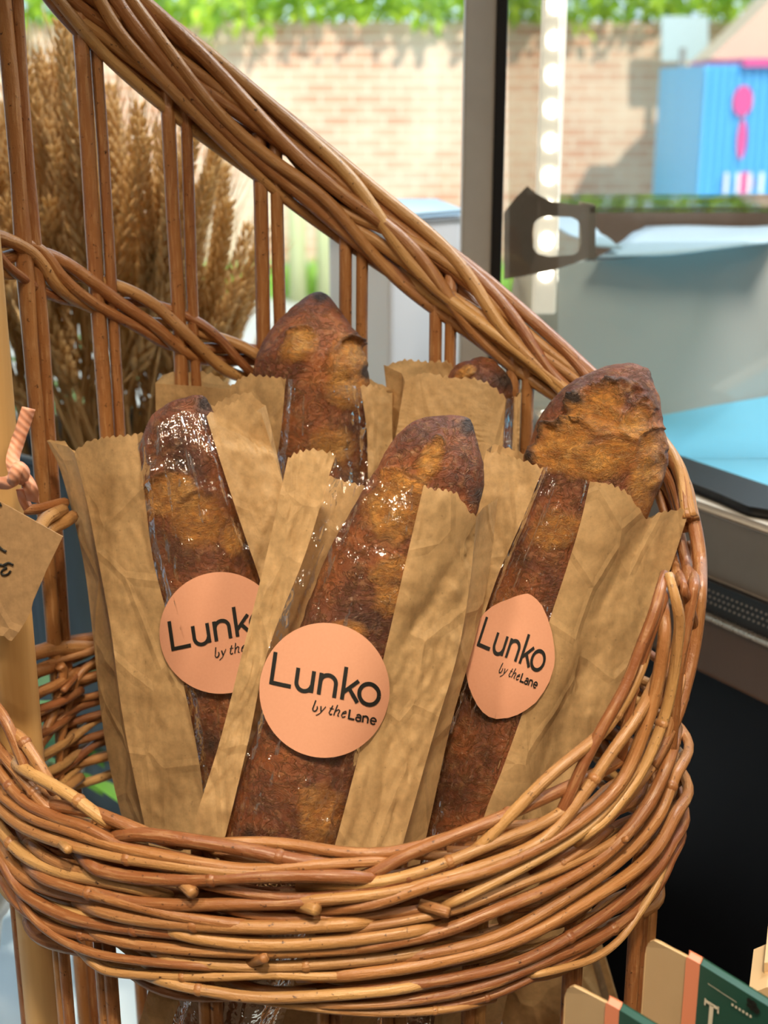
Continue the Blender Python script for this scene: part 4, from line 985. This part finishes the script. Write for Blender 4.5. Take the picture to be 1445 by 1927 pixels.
# C: right
make('C', [(1224, 701, 3), (1218, 704, 18), (1204, 716, 48), (1180, 745, 82), (1152, 790, 112), (1127, 850, 127), (1092, 940, 122), (1050, 1040, 112), (1005, 1160, 105), (965, 1270, 102), (925, 1390, 100), (885, 1520, 98), (835, 1730, 95), (790, 1900, 92), (765, 1990, 40)],
     [(700, .628), (900, .615), (1200, .592), (1520, .572), (1800, .570)],
     [((915, 870), (1023, 884), (1110, 908), (1298, 966), (905, 860), (1296, 960)), ((890, 960), (984, 978), (1092, 985), (1262, 1072), (885, 950), (1262, 1060)), ((860, 1060), (940, 1075), (1066, 1070), (1222, 1165), (855, 1060), (1222, 1160)), ((830, 1180), (900, 1190), (1030, 1180), (1182, 1262), (830, 1180), (1182, 1260)),
      ((790, 1320), (855, 1330), (990, 1320), (1128, 1375), (790, 1320), (1128, 1370)), ((760, 1440), (820, 1450), (945, 1448), (1078, 1480), (760, 1440), (1078, 1480)), ((725, 1560), (790, 1570), (908, 1545), (1040, 1590), (725, 1560), (1040, 1590)), ((680, 1750), (740, 1760), (850, 1750), (980, 1770), (680, 1750), (980, 1770)), ((625, 1960), (690, 1970), (810, 1960), (930, 1980), (625, 1960), (930, 1980))],
     'thick golden baguette with a burnt ragged ear, standing out of the right paper bag', 'brown paper bag at right of the basket, its creased sticker narrowed and pointed',
     [(1128, 775, 66, 48, -30, 3.6), (1066, 838, 62, 44, -30, 3.2), (1196, 790, 34, 44, 20, 1.8), (1215, 890, 34, 80, 12, 1.2), (1130, 868, 70, 40, -15, 1.6), (1050, 1000, 60, 30, -20, .8)], [(1090, 752, 30), (1235, 705, 34), (1005, 862, 26)], .78,
     [(905, 850), (925, 850), (960, 858), (1000, 872), (1023, 882), (1110, 906), (1150, 911), (1180, 926), (1200, 955), (1219, 980), (1240, 964), (1298, 956)], [(900, 832), (940, 838), (1000, 858), (1060, 900), (1200, 975), (1290, 966)],
     film_top=[(1015, 880), (1030, 878), (1070, 893), (1110, 906)], seed=5.7, gb=.010,
     stk=([(958, 1127), (973, 1121), (985, 1118), (993, 1117), (1000, 1120), (1010, 1128), (1020, 1140), (1030, 1162), (1038, 1188), (1043, 1219), (1044, 1240), (1042, 1256), (1034, 1282), (1023, 1302), (1008, 1322), (990, 1336), (974, 1345), (956, 1351), (934, 1353), (920, 1349), (908, 1340), (898, 1327), (890, 1312), (882, 1292), (877, 1268), (875, 1241), (878, 1217), (886, 1192), (898, 1170), (912, 1153), (926, 1141), (942, 1133)],
          (899, 1215), (.575, .245), (.285, -.885)))
# D: back left, tall tip
make('D', [(604, 550, 3), (603, 556, 16), (600, 575, 36), (594, 618, 76), (590, 660, 98), (587, 712, 110), (596, 780, 102), (606, 880, 93), (612, 1100, 92), (612, 1400, 90), (605, 1850, 86), (605, 1920, 40)],
     [(545, .722), (700, .700), (1000, .682), (1500, .672), (1950, .672)],
     [((432, 730), (538, 714), (678, 728), (738, 745), (292, 715), (742, 735)), ((440, 800), (530, 800), (690, 810), (738, 815), (295, 800), (742, 815)), ((450, 900), (520, 890), (692, 890), (742, 900), (310, 900), (745, 900)), ((460, 1050), (520, 1050), (695, 1050), (750, 1050), (330, 1050), (752, 1050)), ((470, 1300), (525, 1300), (695, 1300), (755, 1300), (360, 1300), (756, 1300)), ((480, 1480), (530, 1480), (700, 1480), (755, 1480), (380, 1480), (756, 1480)), ((490, 1900), (530, 1900), (690, 1900), (740, 1900), (430, 1900), (742, 1900))],
     'tallest baguette with a dark pointed tip, standing in the rear left paper bag', 'brown paper bag at rear left, holding the tallest baguette and lit from behind',
     [(662, 700, 40, 62, 12, 3.0), (560, 648, 46, 26, -45, 2.0), (622, 840, 40, 50, 0, 1.0)], [(604, 556, 34), (692, 700, 34)], .80,
     [(432, 730), (450, 712), (470, 705), (500, 708), (538, 712), (678, 727), (700, 724), (736, 740)], [(289, 730), (300, 710), (320, 700), (345, 702), (369, 699), (400, 703), (420, 716), (434, 728), (448, 712), (560, 706), (700, 716), (735, 732)],
     film_top=[(538, 712), (600, 722), (678, 726)], seed=8.2, gb=.010, fade=.3)
# E: back right
make('E', [(905, 671, 3), (905, 675, 18), (905, 682, 32), (903, 698, 50), (900, 725, 62), (893, 800, 68), (875, 1000, 78), (885, 1300, 80), (960, 1600, 80), (1060, 1900, 78), (1080, 1960, 40)],
     [(665, .705), (900, .690), (1400, .672)],
     [((762, 725), (952, 752), (968, 745), (980, 742), (722, 690), (984, 740)), ((750, 790), (948, 800), (966, 798), (978, 798), (730, 760), (982, 798)), ((742, 860), (944, 870), (962, 870), (974, 870), (738, 850), (976, 870)), ((745, 1050), (938, 1050), (952, 1050), (962, 1050), (742, 1050), (965, 1050)), ((800, 1400), (1000, 1400), (1015, 1400), (1025, 1400), (798, 1400), (1027, 1400)), ((950, 1940), (1150, 1940), (1165, 1940), (1178, 1940), (948, 1940), (1180, 1940))],
     'round-ended baguette just showing above the rear right paper bag', 'brown paper bag at rear right, plain kraft side facing forward with no sticker',
     [(880, 700, 24, 12, -30, 1.0)], [(950, 715, 40)], .82,
     [(762, 720), (775, 709), (800, 701), (850, 711), (893, 712), (920, 722), (940, 738), (957, 753), (985, 738)], [(722, 690), (740, 683), (764, 676), (790, 680), (844, 680), (860, 700), (960, 720), (985, 736)],
     film_top=[(952, 752), (985, 738)], seed=11.4, gb=.010, fade=.3)

# ------------------------------------------------------------------ gift tag, ribbon
TAGP = mat_paper('tag_card', (.44, .275, .135), .02)
Yt = .520
corner = [(-150, 860), (0, 944), (118, 1010), (88, 1072), (62, 1132), (58, 1150), (48, 1170), (35, 1190), (22, 1206), (16, 1205), (8, 1197), (0, 1196), (-60, 1180), (-150, 1150)]
b = MB(); b.prism([P(x, y, Yt) for x, y in corner], (0, .0006, 0))
tg = b.build('gift_tag', TAGP, smooth=False); tag(tg, 'kraft card tag with black handwriting, hanging from the pale post at left', 'tag')
b = MB()
for pl, wd in (([(-12, 1012), (-4, 1026), (4, 1034), (12, 1038)], 3.2), ([(-14, 1066), (-2, 1062), (8, 1064), (16, 1059), (25, 1063)], 3.), ([(12, 1060), (6, 1064), (12, 1069), (6, 1072), (2, 1078), (8, 1082), (16, 1079), (20, 1074)], 2.6), ([(-2, 946), (2, 952)], 3.)):
    b.tube(cat([P(x, y, Yt-.0003) for x, y in pl], 5), wd*.8/F*.52, 6)
b.build('handwriting', INK, tg)
m = NT('peach_ribbon'); c_ = m.n('ShaderNodeTexWave', {'Vector': m.coord('Object'), 'Scale': 160., 'Distortion': .3}, bands_direction='DIAGONAL').outputs['Fac']
m.set(Base_Color=m.mix((.80, .36, .22), (.86, .46, .32), c_), Roughness=.5); m.bump(c_, .4, .0006); RIB = m.m
def ribbon(b, pts, wpx, side=(0, .4, 1)):
    q = cat([P(*p) for p in pts], 8); n = len(q); vs = []
    for i, p in enumerate(q):
        T = (q[min(i+1, n-1)]-q[max(0, i-1)]).normalized(); s_ = T.cross((p-ORI).normalized()+Vector((.25*math.sin(i*.35), 0, .3*math.sin(i*.2)))).normalized(); W = wpx*(1 if not hasattr(wpx, '__len__') else 1)*.5/F*.54
        vs += [p-s_*W, p+s_*W]
    b.add(vs, [(2*i, 2*i+1, 2*i+3, 2*i+2) for i in range(n-1)])
rb = empty('peach_ribbon', P(35, 905, .53), 'peach grosgrain ribbon knotted round the pale post above the tag', 'ribbon')
b = MB(); ribbon(b, [(-60, 905, .535), (-10, 908, .535), (15, 908, .53), (40, 892, .528)], 26); b.build('ribbon_band', RIB, rb, solid=.0006)
b = MB(); ribbon(b, [(32, 905, .528), (24, 868, .535), (32, 835, .54), (42, 806, .54), (54, 768, .54)], 26); b.build('ribbon_tail', RIB, rb, solid=.0006)
b = MB(); ribbon(b, [(34, 888, .528), (48, 902, .53), (58, 920, .53), (62, 944, .535)], 26); ribbon(b, [(40, 920, .532), (44, 938, .535), (52, 955, .54)], 20); b.build('ribbon_tail', RIB, rb, solid=.0006)
b = MB(); b.tube(cat([P(24, 908, .526), P(28, 895, .522), P(35, 880, .522), (P(44, 890, .524)), P(38, 908, .526)], 6), [.0015]*2+[.0027]*20+[.0015]*3, 10); b.build('ribbon_knot', RIB, rb)

# ------------------------------------------------------------------ product cartons at lower right
CREAM = NT('cream_card'); CREAM.set(Base_Color=CREAM.mix((.64, .46, .26), (.58, .41, .22), CREAM.noise(CREAM.coord('Object'), 60, 3)), Roughness=.6); CREAM = CREAM.m
PINKC = simple('salmon_card', (.76, .27, .15), .5); GREEN = simple('dark_green_card', (.018, .085, .062), .5); INKW = simple('cream_print', (.78, .72, .58), .5)
# green card front lies on the line q0->q1 (a plan view edge turning toward the camera), flap behind it
def carton(label, Y0, x_edge, topy, slope, txt):
    """card sleeve: cream end flap, salmon edge band and green side, tall to the ledge"""
    o0 = P(x_edge[0], topy[0], Y0); t = empty('product_carton', (o0.x, Y0, LEDGE_Z-.035), label, 'carton', 'cartons at the lower right')
    def col(px, py, Y, name, nxt, mat, off=(0, .0, 0)):
        pass
    return t, o0
def slab(name, pts, mat, parent, depth):
    b = MB(); b.prism(pts, depth); return b.build(name, mat, parent, smooth=False, bevel=.0004)
def make_carton(label, dx, dy, dY, txt=True):
    Y0 = .430+dY
    S = lambda x, y, Y: P(x+dx, y+dy, Y)
    ref = S(1305, 1810, Y0); t = empty('product_carton', (ref.x, Y0, 0.80), label, 'carton', 'cartons at the lower right')
    dn = lambda p, k: Vector((p.x, p.y, p.z-k))
    # green front panel (runs right and towards the camera)
    a = S(1293, 1803, Y0); m1 = S(1317, 1816, Y0-.003); e = S(1520, 1942, Y0-.040); H = .24
    slab('green_panel', [m1, e, dn(e, H), dn(m1, H)], GREEN, t, (.002, .004, 0)); slab('salmon_band', [a, m1, dn(m1, H), dn(a, H)], PINKC, t, (.002, .0042, 0))
    # cream end flap with a rounded corner, standing up behind the band
    fl = [S(1293, 1804, Y0+.001), S(1262, 1788, Y0+.008), S(1240, 1776, Y0+.013), S(1230, 1772, Y0+.015), S(1221, 1776, Y0+.017), S(1217, 1784, Y0+.018), S(1215, 1797, Y0+.018)]
    slab('cream_flap', fl+[dn(fl[-1], H), dn(fl[0], H)], CREAM, t, (.001, .0012, 0))
    # body behind
    b1 = S(1232, 1845, Y0+.020); b2 = e+Vector((0, .012, -.02)); q = [Vector((fl[-1].x+.002, fl[-1].y+.003, a.z-.13)), Vector((a.x, a.y+.006, a.z-.13)), Vector((e.x, e.y+.008, a.z-.13)), Vector((e.x+.02, e.y+.03, a.z-.13)), Vector((a.x+.02, a.y+.03, a.z-.13))]
    slab('carton_body', q, CREAM, t, (0, 0, -.12))
    if txt:
        n = (e-m1); n.z = 0; n.normalize(); U = Vector((0, 0, 1)); k = .43/F; f = n.cross(U).normalized()
        if f.y > 0: f = -f
        top = (e-m1).normalized()
        def on(sx, sy): # px offsets along panel / down
            return m1+top*(sx*k*1.05)-U*(sy*k)+f*.0006
        bb = MB()
        def line(p, q_, wd):
            p, q_ = on(*p), on(*q_); d = (q_-p).normalized(); s_ = d.cross(f).normalized()*wd*.5*k
            bb.add([p-s_, p+s_, q_+s_, q_-s_], [(0, 1, 2, 3)])
        line((26, 30), (100, 32), 1.4)
        line((22, 76), (58, 76), 8); line((40, 76), (40, 140), 11); line((34, 138), (46, 138), 5)
        line((23, 70), (23, 88), 4); line((57, 70), (57, 88), 4)
        for j in range(6): line((88+j*9, 44), (93+j*9, 44), 6)
        bb.build('print', INKW, t, smooth=False)
        kb = MB()
        for sx, sy, r in ((130, 8, 7), (140, 10, 9), (136, 22, 6), (148, 20, 9), (128, 20, 4)):
            c = on(sx, sy); kb.add([c+n*math.cos(i*.628)*r*k+U*math.sin(i*.628)*r*k+f*.0002 for i in range(10)], [tuple(range(10))])
        kb.build('printed_emblem', INK, t, smooth=False)
    return t
make_carton('tall green card carton with a salmon edge and cream flap, nearest the bottom right corner', 0, 0, 0)
make_carton('green card carton with a salmon edge and cream flap, mostly cut off below the basket', -152, 86, -.015, False)
b = MB(); pz = P(1425, 1875, .47)
b.prism([P(1408, 1872, .46), P(1442, 1858, .46), P(1560, 1850, .46), P(1560, 1990, .46), P(1408, 1990, .46)], (.01, .03, 0))
b.prism([P(1438, 1812, .47), P(1560, 1800, .47), P(1560, 1990, .47), P(1436, 1990, .47)], (.01, .03, 0))
b.prism([P(1408, 1940, .46), P(1560, 1940, .46), (P(1560, 1940, .46).x, .46, .80), (P(1408, 1940, .46).x, .46, .80)], (.01, .03, 0))
tag(b.build('beige_box', CREAM, smooth=False), 'beige card box behind the green carton at the right edge', 'box')
# low wooden shelf that carries the cartons in front of the case
b = MB(); b.box((.24, .40, .79), (.15, .08, .01)); b.box((.24, .40, .40), (.13, .06, .38))
tag(b.build('carton_stand', mat_wood('dark_stand_wood', (.03, .02, .015), (.07, .045, .03), (3, 40, 40)), smooth=False, bevel=.002), 'dark wooden stand below the cartons beside the basket', 'stand')

# overhanging twig outside
tw = empty('tree_branch', P(430, -60, 6.0), 'yellow-green leafy branch hanging outside the window at the top left', 'branch')
b = MB(); lb = MB()
for pts in ([(470, -120), (440, -20), (415, 40), (395, 90)], [(440, -60), (395, 0), (370, 20)], [(450, -80), (455, 0), (470, 90), (500, 120)]):
    q = cat([P(x, y, 6.0) for x, y in pts], 6); b.tube(q, .004, 6)
for k in range(70):
    x = random.gauss(400, 45); y = random.uniform(-60, 38-abs(x-400)*.4)
    leaf(lb, P(x, y, 6.0+random.uniform(-.2, .2)), (random.uniform(-1, 1), random.uniform(-1, .2), random.uniform(-1, .2)), (.1, -.3, 1), .07, .045, n=2)
b.build('twig', simple('twig_bark', (.22, .16, .10), .8), tw); lb.build('foliage', HEDGE, tw)
